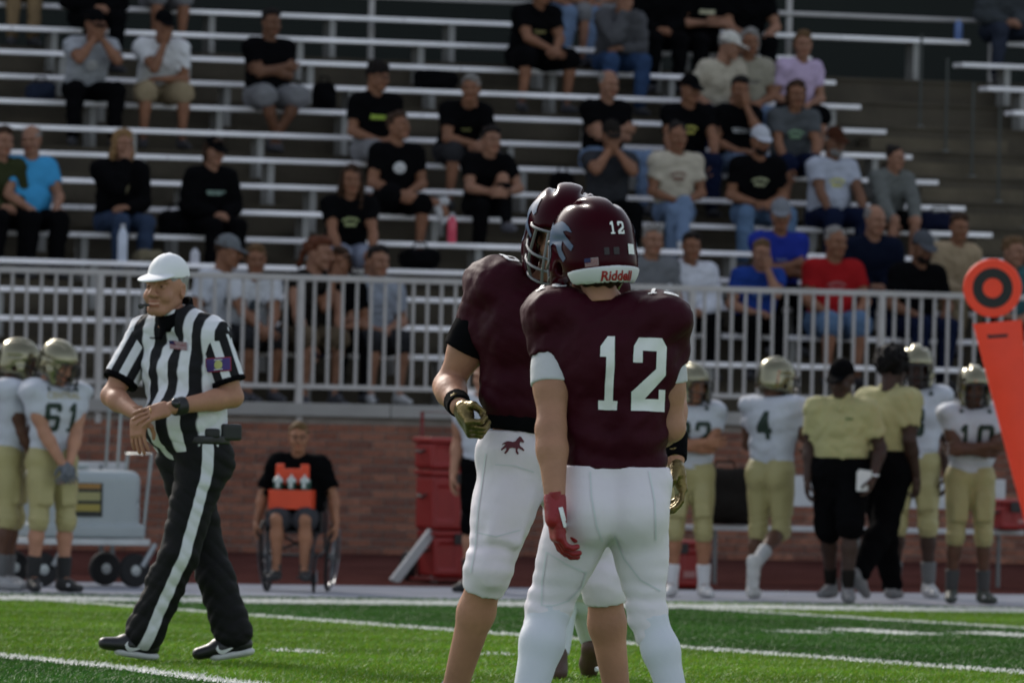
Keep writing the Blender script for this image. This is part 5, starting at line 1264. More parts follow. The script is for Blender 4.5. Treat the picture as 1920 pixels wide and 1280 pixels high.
    f = Field(P(430, 812, -.1) - .12, P(430, 812, -.1) + .12, .006); f.box(P(430, 810, -.10), (.055, .03, .038), .012, frame((.6, -.8, 0), (0, 0, 1)), k=0); f.box(P(398, 812, -.17), (.035, .024, .022), .010, frame((.1, -1, 0), (0, 0, 1)), k=.01); V, F = f.mesh(); Bag().add(V, F).build('belt_pouch', mat('pouch_nylon', (.014, .015, .016), .6), be)
    # watch
    wb = arm_tube(J, 'L', root, mat('watch_strap', (.010, .010, .011), .5), 1.80, 1.97, 'wrist_watch', infl=.008)
    f = Field(J['wrL'] - .08, J['wrL'] + .08, .004); ax = unit(J['wrL'] - J['elL']); f.cap(J['wrL'] - ax * .025 + vec(.0, -.030, .014), J['wrL'] - ax * .025 + vec(0, -.043, .020), .023, .021, k=0, n=vec(0, -.9, .4), q=1.6); V, F = f.mesh(); Bag().add(V, F).build('watch_case', mat('watch_case', (.02, .02, .022), .25), wb)
    rp = J['wrL'] + unit(J['fdL']) * .10 + vec(0, -.010, .012)
    MB().tube([tuple(rp + vec(.004 * 0, .0, 0) + .0115 * (math.cos(t) * unit(np.cross(J['fdL'], (0, 0, 1))) + math.sin(t) * vec(0, 0, 1))) for t in np.linspace(0, 6.283, 15)[:-1]], .0022, 6, closed=True).build('ring', mat('ring_gold', (.7, .5, .2), .2, metal=1), root, True)
    # head: white hair at the sides, cap
    V, F = tpl(hair_shape, 'fringe', .005); on_head(J, V, F, 'hair', hair_mat((.34, .33, .32)), root, 1.035)
    V, F = tpl(cap_shape, .004); cp = on_head(J, V, F, 'cap', mat('white_cap', (.72, .73, .74), .7, var=.04, bump=.05, bscale=30), root, 1.055, dy=.004)
    cp.data.transform(Matrix.Translation(Vector(J['headR'] @ vec(0, 0, .014))))
    # shoes with pale soles and a curved mark
    Vs, Fs, _ = tpl(shoe_shape, .005); SW = [[(0, .30), (.06, .16), (.16, .06), (.30, .04), (1.0, .36), (.34, .22), (.20, .22), (.12, .30), (.10, .46)]]
    for S_ in 'LR':
        R = frame(J['tD' + S_], J['fU' + S_]); s = Bag().add(Vs, Fs, R=R, t=J['an' + S_], sc=1.12).build('shoe', mat('shoe_black', (.010, .010, .012), .45, var=.2), root)
        f = Field((-.09, -.24, -.13), (.09, .12, -.03), .005); f.cap((0, .040, -.083), (.004, -.07, -.088), .037, .0405, k=0, n=(0, 0, 1), q=1.9); f.keep((0, -.088, 0), (0, 1, -.5), .003); f.keep((0, 0, -.102), (0, 0, 1), .003); V, F = f.mesh()
        Bag().add(V, F, R=R, t=J['an' + S_], sc=1.12).build('sole', mat('sole_pale', (.50, .51, .50), .6, var=.15), s)
        sgn = 1 if S_ == 'L' else -1
        o = J['an' + S_] + R @ (vec(sgn * .06, -.028, -.058) * 1.12); project(s, glyph_mesh([[(-(.5 - x), y - .25) for x, y in SW[0]]], .06), o + vec(0, -.0, 0), -unit(J['tD' + S_]), J['fU' + S_], .105, 'curved_mark', mat('swoosh_white', (.66, .67, .68), .5), off=.003, dist=.3)
        mb = MB()
        for i in range(4):
            q0 = R @ (vec(-.022, -.045 - .018 * i, -.012 - .008 * i) * 1.12) + J['an' + S_]; q1 = R @ (vec(.024, -.045 - .018 * i, -.012 - .008 * i) * 1.12) + J['an' + S_]; mb.tube([q0, (q0 + q1) / 2 + vec(0, 0, .006), q1], .0035, 6)
        mb.build('laces', mat('lace_dark', (.03, .03, .03), .7), s, True)
    # whistle held in the mouth
    w = hpt(J, (-.018, -.120, -.074), 1.05); ww = Vector(root.location) + RGT * w[0] + FWD * w[1] + UPV * w[2]
    wh = empty('whistle', ww, -YAW, 'small black whistle held in the mouth of the referee', 'whistle')
    MB().box(-.03, .012, -.007, .007, -.006, .006, bev=.003).build('mouthpiece', mat('whistle_black', (.008, .008, .009), .3), wh, True); MB().lathe([(.003, -.011), (.013, -.010), (.013, .010), (.003, .011)], 16, Matrix.Translation((-.028, 0, -.006)) @ Matrix.Rotation(rad(90), 4, 'X')).build('chamber', MATS['whistle_black'], wh, True)
referee()
# ================================================================ THE FAR SIDELINE: players, coaches, wheelchair, marker, carts
M_white_j = jersey_mat('white_jersey', (.46, .48, .53)); M_goldp = mat('gold_pants', (.34, .30, .14), .5, var=.08, vscale=5, bump=.15, bscale=16, spec=.3)
M_dgreen = mat('dark_green_number', (.008, .025, .016), .6); M_polo = mat('pale_yellow_polo', (.36, .335, .16), .8, var=.08, vscale=6, bump=.3, bscale=14, ridge=.5, rscale=6)
def stand_pose(arms='side', legs='stand', lean=3, hy=0, hp=10, tw=0, H=1.0):
    l = rad(lean); up = vec(0, -math.sin(l), math.cos(l)); fr = vec(0, -math.cos(l), -math.sin(l)); s = vec(1, 0, 0)
    if tw: T = eul(rad(tw)); up = T @ up; fr = T @ fr; s = T @ s
    J = {'pelvis': vec(0, 0, .98), 'up': up, 'front': fr, 'side': s, 'pside': vec(1, 0, 0), 'pup': vec(0, 0, 1)}
    J['chest'] = J['pelvis'] + up * .32; N = J['pelvis'] + up * .50; J['neck'] = N; J['head'] = N + up * .165 + fr * .03; J['headR'] = eul(rad(hy + tw), rad(hp))
    for q, S_ in ((1, 'L'), (-1, 'R')):
        J['sh' + S_] = N + s * q * .185 - up * .06; J['hp' + S_] = vec(q * .09, 0, .94)
        J['kn' + S_] = vec(q * .11, -.02, .52); J['an' + S_] = vec(q * .125, .02, .10); J['tD' + S_] = unit(vec(q * .3, -1, 0))
    if legs == 'stride':
        J['knL'] = vec(.09, -.14, .53); J['anL'] = vec(.09, -.26, .12); J['knR'] = vec(-.09, .10, .54); J['anR'] = vec(-.09, .40, .22); J['tDR'] = unit(vec(0, -.8, -.6)); J['fUR'] = unit(vec(0, -.6, .8))
    if legs == 'step':
        J['knL'] = vec(.10, -.16, .54); J['anL'] = vec(.10, -.20, .11); J['knR'] = vec(-.10, .06, .52); J['anR'] = vec(-.10, .24, .13)
    if legs == 'kick':
        J['knR'] = vec(-.09, -.02, .52); J['anR'] = vec(-.10, .36, .28); J['tDR'] = unit(vec(0, -.3, -.95)); J['fUR'] = unit(vec(0, -.95, .3))
    def arm(S_, tgt, pole, fd=None, pn=None):
        el, wr = ik(J['sh' + S_], tgt, .29, .26, pole); J['el' + S_] = el; J['wr' + S_] = wr
        J['fd' + S_] = unit(fd if fd is not None else wr - el); J['pn' + S_] = unit(pn if pn is not None else (-1 if S_ == 'L' else 1) * s)
    for q, S_ in ((1, 'L'), (-1, 'R')):
        if arms == 'side': arm(S_, vec(q * .235, -.06, .90), (q * .3, 1, 0), (0, -.1, -1))
        elif arms == 'clasp': arm(S_, J['pelvis'] + fr * .22 + s * q * .03 - vec(0, 0, .04), s * q + vec(0, .6, 0), -s * q * .4 + fr * .3 - vec(0, 0, .8), -fr + s * -q * .3)
        elif arms == 'crossed': arm(S_, J['chest'] + fr * .23 - s * q * .10 - up * (.10 + .02 * q), s * q * .8 - up * .6, -s * q, -fr)
        elif arms == 'paper':
            if q < 0: arm(S_, vec(-.24, -.06, .90), (-.3, 1, 0), (0, -.1, -1))
            else: arm(S_, vec(.26, -.14, .93), (.6, .8, -.2), (-.2, -.3, -1), (-.8, -.2, 0))
        elif arms == 'front': arm(S_, J['chest'] + fr * .30 + s * q * .10 - up * .16, s * q * .6 - up * .8, fr, -s * q)
        elif arms == 'push': arm(S_, vec(q * .30, -.10, .50), (q * .4, 1, .2), (0, -.3, -1))
    return J
def stander(px, py, label, heading=0, sc=1.0, v=51.2, group='players and coaches on the far sideline'):
    z = -.1675; p = at_ground(px, py, z); vv = p.y if v is None else v
    p = at_v(px, py, vv); root = empty('person', (p.x, p.y, z), rad(heading) , label, 'person', group); root.scale = (sc, sc, sc); return root
def gold_player(px, py, label, num=None, back=False, heading=0, sc=.95, v=51.2, arms='side', legs='stand', hy=0, hp=10, skin='fair', sock=(.5, .5, .5), shoe=(.45, .45, .45), gl=None, word=False, lean=3, tw=0, helm=True, mask=None, hair='dark'):
    root = stander(px, py, label, heading, sc, v); J = stand_pose(arms, legs, lean, hy, hp, tw); J['ag'] = 1.06
    make_body(J, skin, root, h=.012, g=.85, lg=1.0, hands=('L', 'R'), curl=.4)
    je = pad_jersey(J, root, M_white_j, h=.012, sleeve=.42, seed=int(px), hem=-.02, pad=.92, g=.94, waist=.92)
    tight_pants(J, root, M_goldp, h=.011, g=.97, rise=.07, end=1.12, seed=int(px), pads=True)
    for S_ in 'LR': leg_tube(J, S_, root, mat('sock_%02d_%02d_%02d' % tuple(int(c * 99) for c in sock), sock, .8), .62, 1.0, 'sock', infl=.008, g=1.02, h=.012)
    make_shoes(J, shoe, root, 1.08)
    if gl: 
        for S_ in 'LR': glove(J, S_, root, mat('glove_%02d' % int(gl[0] * 99), gl, .6, var=.5, vscale=30), curl=.5, h=.005)
    if helm: helmet(J, root, M_gold_shell, mask or M_maskblack, 1.05, h=.007)
    else:
        V, F = tpl(hair_shape, 'short', .008); on_head(J, V, F, 'hair', hair_mat(HAIR[hair]), root)
    if num:
        q = -1 if back else 1
        number_on(je, num, J['chest'] + J['up'] * (-.03 if not back else .0), J['side'] * q, J['up'], .21, M_dgreen, off=.005)
    if word: project(je, text_mesh('CENTRAL', .2, bold=.02), J['chest'] + J['up'] * .125, J['side'], J['up'], .062, 'lettering', mat('gold_print', (.36, .31, .15), .6), off=.005)
    for q in (1, -1): project(je, glyph_mesh([[(-.02, 0), (0, .03), (.02, 0), (0, -.008)]], .02), J['chest'] + J['up'] * .165 + J['side'] * q * .11, J['side'], J['up'], 1, 'chest_mark', M_dgreen, off=.005)
    return root, J, je
gold_player(12, 1102, 'player in white and gold facing aside with teal visor under gold helmet, beside number 61', heading=62, sc=.96, v=51.6, arms='clasp', skin='brown', shoe=(.3, .3, .3), sock=(.10, .10, .10))
gold_player(93, 1104, 'player in white jersey number 61 with head bowed and gloved hands joined', num=[D6, D1], heading=10, sc=.955, v=51.3, arms='clasp', hp=24, hy=22, skin='fair', shoe=(.02, .02, .02), sock=(.015, .015, .015), gl=(.10, .11, .13), word=True)
gold_player(1289, 1132, 'player in white and gold with folded arms and white socks beside the maroon number 12', num=[D3, D2], heading=-18, sc=.93, v=52.0, arms='crossed', hy=30, shoe=(.5, .5, .5), sock=(.55, .55, .56), skin='mid')
gold_player(1440, 1132, 'player in white jersey number 4 turned away with one heel lifted', num=[D4], back=True, heading=128, sc=.96, v=51.8, arms='front', legs='kick', hy=-20, skin='brown', shoe=(.5, .5, .48), sock=(.4, .4, .4))
gold_player(1708, 1128, 'tall helmeted player standing between the yellow polo coaches and number 10', num=[D8], heading=-22, sc=1.03, v=52.8, arms='side', skin='dark', sock=(.12, .12, .12), shoe=(.4, .4, .4))
gold_player(1814, 1138, 'player in white jersey number 10 with folded arms and gold helmet', num=[D1, D0], heading=-12, sc=.945, v=51.3, arms='crossed', skin='brown', sock=(.05, .05, .05), shoe=(.05, .06, .05))
gold_player(905, 1120, 'staff member in white top and black trousers behind the maroon number 8', heading=-40, sc=.95, v=52.5, arms='side', helm=False, sock=(.01, .01, .01), shoe=(.02, .02, .02))
for o in [c for c in COL.objects if c.get('label', '').startswith('staff member')]:
    for c in o.children:
        if c.name.startswith('football_pants'): c.data.materials[0] = cloth(BLK); c.name = 'trousers'
        if c.name.startswith('jersey'): c.name = 'shirt'
def coach(px, py, label, heading, sc, v, arms, legs, hair, cap, skin, hy, hp, pants_len, paper=False, g=1.1):
    root = stander(px, py, label, heading, sc, v); J = stand_pose(arms, legs, 4, hy, hp); J['ag'] = 1.1
    make_body(J, skin, root, h=.012, g=g, lg=1.08, head_sc=1.05)
    sh = make_top(J, (1, 1, 1), root, sleeve=.74, h=.012, infl=.018, g=g * .96, hem=.05, belly=.0, seed=int(px), fold=.004, m=M_polo, ag=1.05)
    N = J['neck']; f = Field(N - .15, N + .15, .007); f.cap(N - vec(0, 0, .02), N + J['up'] * .035, .086, .074, k=0); f.cap(N + J['front'] * .05, N + J['front'] * .10 - vec(0, 0, .06), .03, .012, k=.02); f.cap(N - vec(0, 0, .1), N + vec(0, 0, .2), .064, k=.003, op='s'); V, F = f.mesh(); Bag().add(V, F).build('collar', M_polo, sh)
    make_bottom(J, BLK, root, length=pants_len, h=.012, infl=.026, g=1.14, seed=int(px), loose=.006, rise=.09, name='shorts' if pants_len < 1.5 else 'trousers')
    project(sh, glyph_mesh([[(-.028, -.008), (.028, -.008), (.026, .010), (-.026, .012)]], .01), J['chest'] + J['side'] * .075 + J['up'] * .06, J['side'], J['up'], 1, 'print', mat('polo_print', (.12, .15, .05), .7), off=.005)
    for S_ in 'LR': leg_tube(J, S_, root, cloth((.012, .012, .013)), .68, 1.0, 'sock', infl=.006, g=1.02, h=.012)
    make_shoes(J, (.16, .16, .16), root, 1.12)
    V, F = tpl(hair_shape, hair, .007); on_head(J, V, F, 'hair', hair_mat((.006, .005, .005)), root, 1.05)
    if cap: V, F = tpl(cap_shape, .006); on_head(J, V, F, 'cap', cloth(BLK, bump=.1), root, 1.09)
    return root, J
r, J = coach(1572, 1130, 'coach in pale yellow polo, black shorts and black cap holding a sheet of paper', -32, .97, 51.0, 'paper', 'step', 'buzz', True, 'dark', -12, 14, .96)
pw = r.matrix_basis @ Vector(J['wrL'] + vec(-.06, -.06, -.03)); e = empty('sheet_of_paper', pw, rad(-14), 'white folded sheet of paper held by the coach in black cap', 'paper')
MB().box(-.05, .05, -.002, .0, -.07, .07).build('page', mat('paper_white', (.6, .6, .6), .8), e); MB().box(-.045, .052, .003, .005, -.06, .08, Matrix.Rotation(.12, 4, 'Y')).build('page', MATS['paper_white'], e)
wt = MB().tube([tuple(J['wrL'] - unit(J['fdL']) * .015 + .040 * vec(math.cos(t), math.sin(t), 0)) for t in np.linspace(0, 6.283, 17)[:-1]], .009, 8, closed=True).build('wrist_watch', mat('watch_silver', (.5, .5, .52), .25, metal=.9), r, True)
coach(1652, 1136, 'coach in pale yellow polo with rounded dark hair, turned away and walking', 122, 1.02, 51.3, 'side', 'stride', 'afro', False, 'dark', 10, 8, 1.97)
# ---------------------------------------------------------------- wheelchair and the person in it
def wheelchair(px, py):
    p = at_ground(px, py, -.1675); rz = rad(-26); root = empty('wheelchair', p, rz, 'black wheelchair with spoked wheels standing before the brick wall', 'wheelchair'); root.scale = (.84,) * 3
    mB = mat('chair_black', (.012, .012, .014), .45, var=.2); mS = mat('chair_steel', (.16, .17, .18), .3, metal=.8); mR = mat('tyre_rubber', (.012, .012, .013), .8)
    for sx in (-1, 1):
        x = sx * .28; M = Matrix.Translation((x, .08, .30)) @ Matrix.Rotation(rad(sx * 4), 4, 'Y')
        w = empty('wheel', (x, .08, .30), 0); w.parent = root; w.rotation_euler = (0, rad(sx * 5), 0)
        circ = lambda r, n=32, xo=0: [(xo, r * math.cos(2 * math.pi * k / n), r * math.sin(2 * math.pi * k / n)) for k in range(n)]
        MB().tube(circ(.285), .016, 8, closed=True).build('tyre', mR, w, True); MB().tube(circ(.268), .009, 6, closed=True).build('rim', mS, w, True); MB().tube(circ(.245, 32, sx * .035), .008, 6, closed=True).build('push_rim', mS, w, True)
        mb = MB()
        for k in range(16): a = 2 * math.pi * k / 16; mb.tube([(sx * .012, .02 * math.cos(a + .5), .02 * math.sin(a + .5)), (0, .265 * math.cos(a), .265 * math.sin(a))], .0016, 4)
        mb.build('spokes', mS, w); MB().lathe([(.006, -.03), (.022, -.025), (.022, .025), (.006, .03)], 12, Matrix.Rotation(rad(90), 4, 'Y')).build('hub', mS, w, True)
        c = empty('caster', (sx * .20, -.42, .085), 0); c.parent = root; c.rotation_euler = (0, 0, rad(12 * sx))
        MB().tube([(0, .078 * math.cos(2 * math.pi * k / 20), .078 * math.sin(2 * math.pi * k / 20)) for k in range(20)], .012, 8, closed=True).build('tyre', mR, c, True)
        mb = MB()
        for k in range(5): a = 2 * math.pi * k / 5; mb.tube([(0, 0, 0), (0, .07 * math.cos(a), .07 * math.sin(a))], .006, 5)
        mb.tube([(-.025, 0, 0), (-.025, .02, .10), (.025, .02, .10), (.025, 0, 0)], .007, 6).build('fork', mS, c, True)
        MB().tube([(sx * .22, .16, .95), (sx * .22, .12, .50), (sx * .22, .10, .34), (sx * .21, -.38, .30), (sx * .20, -.42, .19)], .013, 8).build('side_frame', mB, root, True)
        MB().tube([(sx * .21, -.36, .50), (sx * .20, -.45, .40), (sx * .17, -.52, .14)], .012, 8).build('front_tube', mB, root, True)
        MB().box(sx * .13 - .06, sx * .13 + .06, -.60, -.47, .12, .135, bev=.004).build('footplate', mB, root)
        MB().box(sx * .235 - .01, sx * .235 + .01, -.30, .10, .50, .68, bev=.008).build('side_guard', mB, root)
        MB().tube([(sx * .22, .16, .95), (sx * .22, .26, .96)], .017, 8).build('push_handle', mB, root, True)
    MB().box(-.21, .21, -.36, .10, .49, .515, bev=.01).build('seat', mB, root); MB().box(-.21, .21, .10, .125, .52, .90, bev=.008).build('backrest', mB, root)
    mb = MB(); mb.tube([(-.21, .08, .30), (.21, .08, .30)], .012).tube([(-.21, -.2, .31), (.21, .0, .50)], .010).tube([(.21, -.2, .31), (-.21, .0, .50)], .010).build('cross_brace', mB, root, True)
    # the person
    pr = empty('person', (p.x, p.y, p.z), rz, 'person in black tee and glasses sitting in the wheelchair holding an orange bottle carrier', 'person', 'players and coaches on the far sideline'); pr.scale = (.84,) * 3
    J = sit_pose(4, 'hang', 'sit', 8, 4, wide=.12); J['anL'] = vec(.12, -.44, -.33); J['anR'] = vec(-.12, -.44, -.33)
    for S_, q in (('L', 1), ('R', -1)):
        el, wr = ik(J['sh' + S_], vec(q * .34, -.10, .06), .285, .255, (q * .6, .9, 0)); J['el' + S_] = el; J['wr' + S_] = wr; J['fd' + S_] = unit(vec(q * .05, -.3, -1)); J['pn' + S_] = vec(-q, 0, 0)
    for k_ in BK: J[k_] = J[k_] + vec(0, .0, .515)
    make_body(J, 'mid', pr, h=.012, g=1.1); sh = make_top(J, BLK, pr, sleeve=.8, h=.012, infl=.026, g=1.14, belly=.05, seed=5, fold=.004, ag=1.1)
    make_bottom(J, (.05, .05, .055), pr, length=.85, h=.012, infl=.02, loose=.02, seed=6, name='shorts'); make_shoes(J, (.03, .03, .03), pr)
    V, F = tpl(hair_shape, 'short', .007); on_head(J, V, F, 'hair', hair_mat((.14, .085, .04)), pr, 1.0)
    mb = MB()
    for sx in (-1, 1): mb.tube([(sx * .033 + .022 * math.cos(a), -.108, .008 + .017 * math.sin(a)) for a in np.linspace(0, 6.283, 13)[:-1]], .0025, 6, closed=True)
    mb.tube([(-.011, -.108, .012), (.011, -.108, .012)], .0025, 5); o = mb.build('glasses', MATS['glasses_frame'], pr, True); o.matrix_local = Matrix.Translation(Vector(J['head'])) @ Matrix(J['headR'].tolist()).to_4x4()
    # bottle carrier on the lap
    R = Matrix.Rotation(rz, 4, 'Z'); cpos = Vector(p) + R @ Vector((-.02, -.27, .70)) * .84; cr = empty('bottle_carrier', cpos, rz, 'orange bottle carrier on the lap of the wheelchair user', 'carrier'); cr.scale = (.9,) * 3
    mo = mat('carrier_orange', (.62, .055, .012), .5, var=.1)
    MB().box(-.16, .16, -.11, .11, 0, .012).build('base', mo, cr); 
    for (a, b, c_1, d) in ((-.16, .16, -.122, -.11), (-.16, .16, .11, .122), (-.172, -.16, -.122, .122), (.16, .172, -.122, .122)): MB().box(a, b, c_1, d, 0, .15, bev=.003).build('side_panel', mo, cr)
    f = Field((-.2, -.06, .1), (.2, .06, .40), .008); f.box((0, 0, .27), (.15, .008, .10), .03, k=0); f.cap((-.05, -.1, .33), (-.05, .1, .33), .014, k=0, op='s'); f.cap((-.05, 0, .335), (.05, 0, .335), .016, k=.01, op='s'); V, F = f.mesh(); Bag().add(V, F).build('handle_panel', mo, cr)
    project(cr.children[1], glyph_mesh([[(math.cos(a) * .05, math.sin(a) * .018) for a in np.linspace(0, 6.28, 13)[:-1]]], .03), (0, -.13, .06), (1, 0, 0), (0, 0, 1), 1, 'badge', mat('badge_dark', (.12, .03, .02), .6), off=.002)
    mg = mat('bottle_green', (.010, .055, .040), .4); mw = mat('bottle_white', (.50, .55, .53), .35)
    for i in range(3):
        for j in (-1, 1):
            b = empty('water_bottle', cpos + R @ Vector((-.105 + .105 * i, j * .055, .014)) * .9, rz, 'green and white squeeze bottle standing in the orange carrier', 'bottle', 'bottles in the orange carrier'); b.scale = (.88,) * 3
            MB().lathe([(.030, 0), (.040, .006), (.041, .12), (.036, .15), (.040, .18), (.038, .20)], 16).build('bottle_body', mg if i != 9 else mw, b, True); MB().box(-.014, .014, -.0425, -.040, .155, .235).build('label', mw, b)
            MB().lathe([(.040, .2005), (.041, .215), (.028, .235), (.009, .245), (.007, .265)], 16).build('lid', mw if j < 0 else mg, b, True)
wheelchair(556, 1107)
# ---------------------------------------------------------------- bullseye down marker held at the right edge
def marker():
    z = -.1675; v = 49.5; c = at_v(1861, 540, v); D_ = c.x * FWD.x + c.y * FWD.y; s = FPX / D_
    root = empty('down_marker', (c.x, c.y, c.z), -YAW, 'tall orange marker with black ringed bullseye disc above a long tapering pad', 'marker')
    mo = mat('marker_orange', (.92, .055, .018), .55, var=.06, bump=.1, bscale=12); mk = mat('marker_black', (.010, .010, .012), .6)
    Rx = Matrix.Rotation(rad(90), 4, 'X')
    MB().lathe([(.0, -.02), (.198, -.02), (.204, -.012), (.204, .012), (.198, .02), (.0, .02)], 40, Rx, cap=False).build('disc', mo, root, True)
    n = 40; mb = MB(); V = []; F = []
    for k in range(n):
        a = 2 * math.pi * k / n; V += [(.070 * math.cos(a), -.0235, .070 * math.sin(a)), (.140 * math.cos(a), -.0235, .140 * math.sin(a))]
    F = [(2 * k, 2 * k + 1, (2 * k + 3) % (2 * n), (2 * k + 2) % (2 * n)) for k in range(n)]; mb.add(V, F).build('ring', mk, root)
    L = lambda x, y, dy=0: Vector(loc(root, at_depth(x, y, D_ + dy)))
    a0, a1, b0, b1 = L(1825, 607), L(1916, 599), L(1921, 975), L(1950, 972); e0 = b0 + (b0 - a0) * .25; e1 = b1 + (b1 - a1) * .25
    nn = 14; V = []; F = []
    for i in range(nn + 1):
        t = i / nn
        for j in range(7):
            u = j / 6; q = (a0.lerp(a1, u)).lerp(e0.lerp(e1, u), t); bul = .045 * math.sin(math.pi * u) ** .6 * min(1, .3 + 4 * t * (1 - t)); V.append((q.x, -bul + .004 * math.sin(t * 17 + u * 5), q.z))
        V.append((a1.lerp(e1, t).x, .05, a1.lerp(e1, t).z)); V.append((a0.lerp(e0, t).x, .05, a0.lerp(e0, t).z))
    w = 9
    for i in range(nn): F += [(i * w + j, i * w + (j + 1) % w, (i + 1) * w + (j + 1) % w, (i + 1) * w + j) for j in range(w)]
    F += [tuple(range(w - 1, -1, -1)), tuple(nn * w + k for k in range(w))]
    pad = MB().add(V, F).build('pad', mo, root, True)
    top = Vector((0, .03, .22)); bot = Vector(e0.lerp(e1, .5)); bot.y = .0; bot.z = (-.1675 - c.z)
    MB().tube([(0, .03, .10), tuple(a0.lerp(a1, .5) + Vector((0, .03, 0))), tuple(e0.lerp(e1, .5) + Vector((0, .03, 0))), tuple(bot + Vector((.06, 0, 0)))], .014, 8).build('pole', mat('marker_pole', (.03, .03, .03), .5), root, True)
    m1 = L(1852, 631); m2 = L(1888, 627)
    project(pad, glyph_mesh([[(-.07, -.012), (.07, -.010), (.07, .012), (-.04, .010), (-.07, .016)]], .02), (L(1870, 630)), (1, 0, .08), (0, 0, 1), 1, 'mark', mk, off=.004)
    # the hand and arm of the one who carries it, and his leg, at the picture's edge
    pr = stander(1962, 1140, 'official in black holding the orange marker, only arm and shoe in view', 70, .98, 50.3); J = stand_pose('front', 'stand', 3, 0, 5)
    make_body(J, 'dark', pr, h=.013); make_top(J, BLK, pr, sleeve=.7, h=.013); make_bottom(J, GOLD, pr, length=.95, h=.013, infl=.02, loose=.02, name='shorts'); make_shoes(J, (.4, .42, .36), pr, 1.1); V, F = tpl(hair_shape, 'buzz', .008); on_head(J, V, F, 'hair', hair_mat(HAIR['dark']), pr)
marker()
# ---------------------------------------------------------------- hydration cart, coolers, benches, bags
def cart(px, py):
    p = at_ground(px, py, -.1675); rz = rad(8); root = empty('hydration_cart', p, rz, 'white plastic wheeled tank cart with dark yellow label behind number 61', 'cart')
    mw = mat('tank_white', (.33, .37, .38), .45, var=.08, vscale=3); mR = mat('tyre_rubber', (.012, .012, .013), .8); mS = mat('cart_steel', (.30, .32, .33), .35, metal=.6)
    f = Field((-.55, -.35, .20), (.55, .35, 1.0), .012); f.box((0, 0, .60), (.42, .24, .23), .07, k=0); f.box((.0, 0, .40), (.44, .26, .05), .02, k=.01)
    for x in (-.21, 0, .21): f.cap((x, -.255, .45), (x, -.255, .78), .012, k=.02, op='s')
    f.cap((.40, -.30, .60), (.40, -.22, .60), .025, k=.005, op='s'); V, F = f.mesh(); Bag().add(V, F).build('tank', mw, root)
    MB().box(-.30, .04, -.14, .16, .835, .875, bev=.015).build('lid', mw, root); MB().box(-.47, .47, -.27, .27, .30, .345, bev=.008).build('deck', mat('deck_white', (.5, .52, .52), .6), root)
    lb = MB().box(-.22, .10, -.2455, -.243, .50, .74).build('label_panel', mat('label_black', (.015, .018, .014), .6), root)
    for (z0, z1, c) in ((.70, .735, (.30, .16, .04)), (.615, .675, (.30, .28, .12)), (.54, .59, (.30, .24, .05))): MB().box(-.20, .08, -.2485, -.246, z0, z1).build('label_band', mat('band_%d' % int(z0 * 100), c, .6), lb)
    for (x, y) in ((-.36, -.25), (.36, -.25), (-.36, .25), (.36, .25)):
        w = empty('wheel', (x, y, .122), 0); w.parent = root; w.scale = (.82,) * 3; C = Matrix.Rotation(rad(90), 4, 'X')
        MB().lathe([(.09, -.035), (.135, -.035), (.147, -.02), (.147, .02), (.135, .035), (.09, .035)], 28, C).build('tyre', mR, w, True); MB().lathe([(.02, -.038), (.09, -.030), (.09, .030), (.02, .038)], 20, C).build('rim', mS, w, True)
    for x in (-.30, .40): MB().tube([(x, -.29, .15), (x + .1, -.29, .31)], .022, 8).build('fork', mS, root, True)
    MB().tube([(.44, -.2, .34), (.50, -.2, .95), (.50, .2, .95), (.44, .2, .34)], .014, 8).build('push_bar', mS, root, True); MB().tube([(.28, -.10, .85), (.30, -.10, 1.3), (.30, .10, 1.3), (.28, .10, .85)], .012, 8).build('mast', mS, root, True)
cart(138, 1098)
def cooler(px, py, v, label, w, h, d, z0, group, name='drink_cooler'):
    p = at_v(px, py, v); root = empty(name, (p.x, v, z0), 0, label, 'cooler', group); mr = mat('cooler_red', (.25, .016, .014), .5, var=.1); mk = mat('cooler_dark', (.02, .014, .014), .6)
    f = Field((-w / 2 - .04, -d / 2 - .04, -.03), (w / 2 + .04, d / 2 + .04, h + .04), .010); f.box((0, 0, h / 2 - .02), (w / 2, d / 2, h / 2 - .02), .03, k=0)
    for x in (-w * .25, w * .25): f.box((x, -d / 2, h * .45), (w * .16, .012, h * .28), .01, k=.004, op='s')
    V, F = f.mesh(); Bag().add(V, F).build('tub', mr, root); MB().box(-w / 2 - .01, w / 2 + .01, -d / 2 - .01, d / 2 + .01, h - .04, h, bev=.012).build('lid', mr, root)
    MB().box(-.05, .05, -d / 2 - .022, -d / 2 - .0105, h - .10, h - .02, bev=.004).build('latch', mk, root); MB().tube([(-w / 2 - .005, -.08, h * .6), (-w / 2 - .03, -.06, h * .55), (-w / 2 - .03, .06, h * .55), (-w / 2 - .005, .08, h * .6)], .010, 6).build('handle', mk, root, True)
    o = MB().box(.02, .12, -d / 2 - .0045, -d / 2 - .0015, h * .22, h * .36).build('badge', mat('badge_pale', (.35, .16, .15), .6), root)
    return root
V_C = 55.0; zc0 = -.1705 + (V_C - 54.1) * .0165
cooler(845, 1080, V_C, 'bottom red drink cooler of the stack on the hand truck', .40, .35, .38, zc0 + .04, 'stacked red coolers'); cooler(842, 960, V_C, 'large red cooler in the middle of the stack on the hand truck', .41, .45, .40, zc0 + .395, 'stacked red coolers'); cooler(840, 905, V_C, 'small red cooler on top of the stack on the hand truck', .42, .24, .38, zc0 + .85, 'stacked red coolers')
p = at_v(842, 1090, V_C); ht = empty('hand_truck', (p.x, V_C, zc0), 0, 'dark red tube hand truck carrying the stacked red coolers', 'hand truck'); mht = mat('truck_red', (.16, .012, .012), .45)
MB().box(-.25, .25, -.22, .22, .02, .036).build('toe_plate', mht, ht)
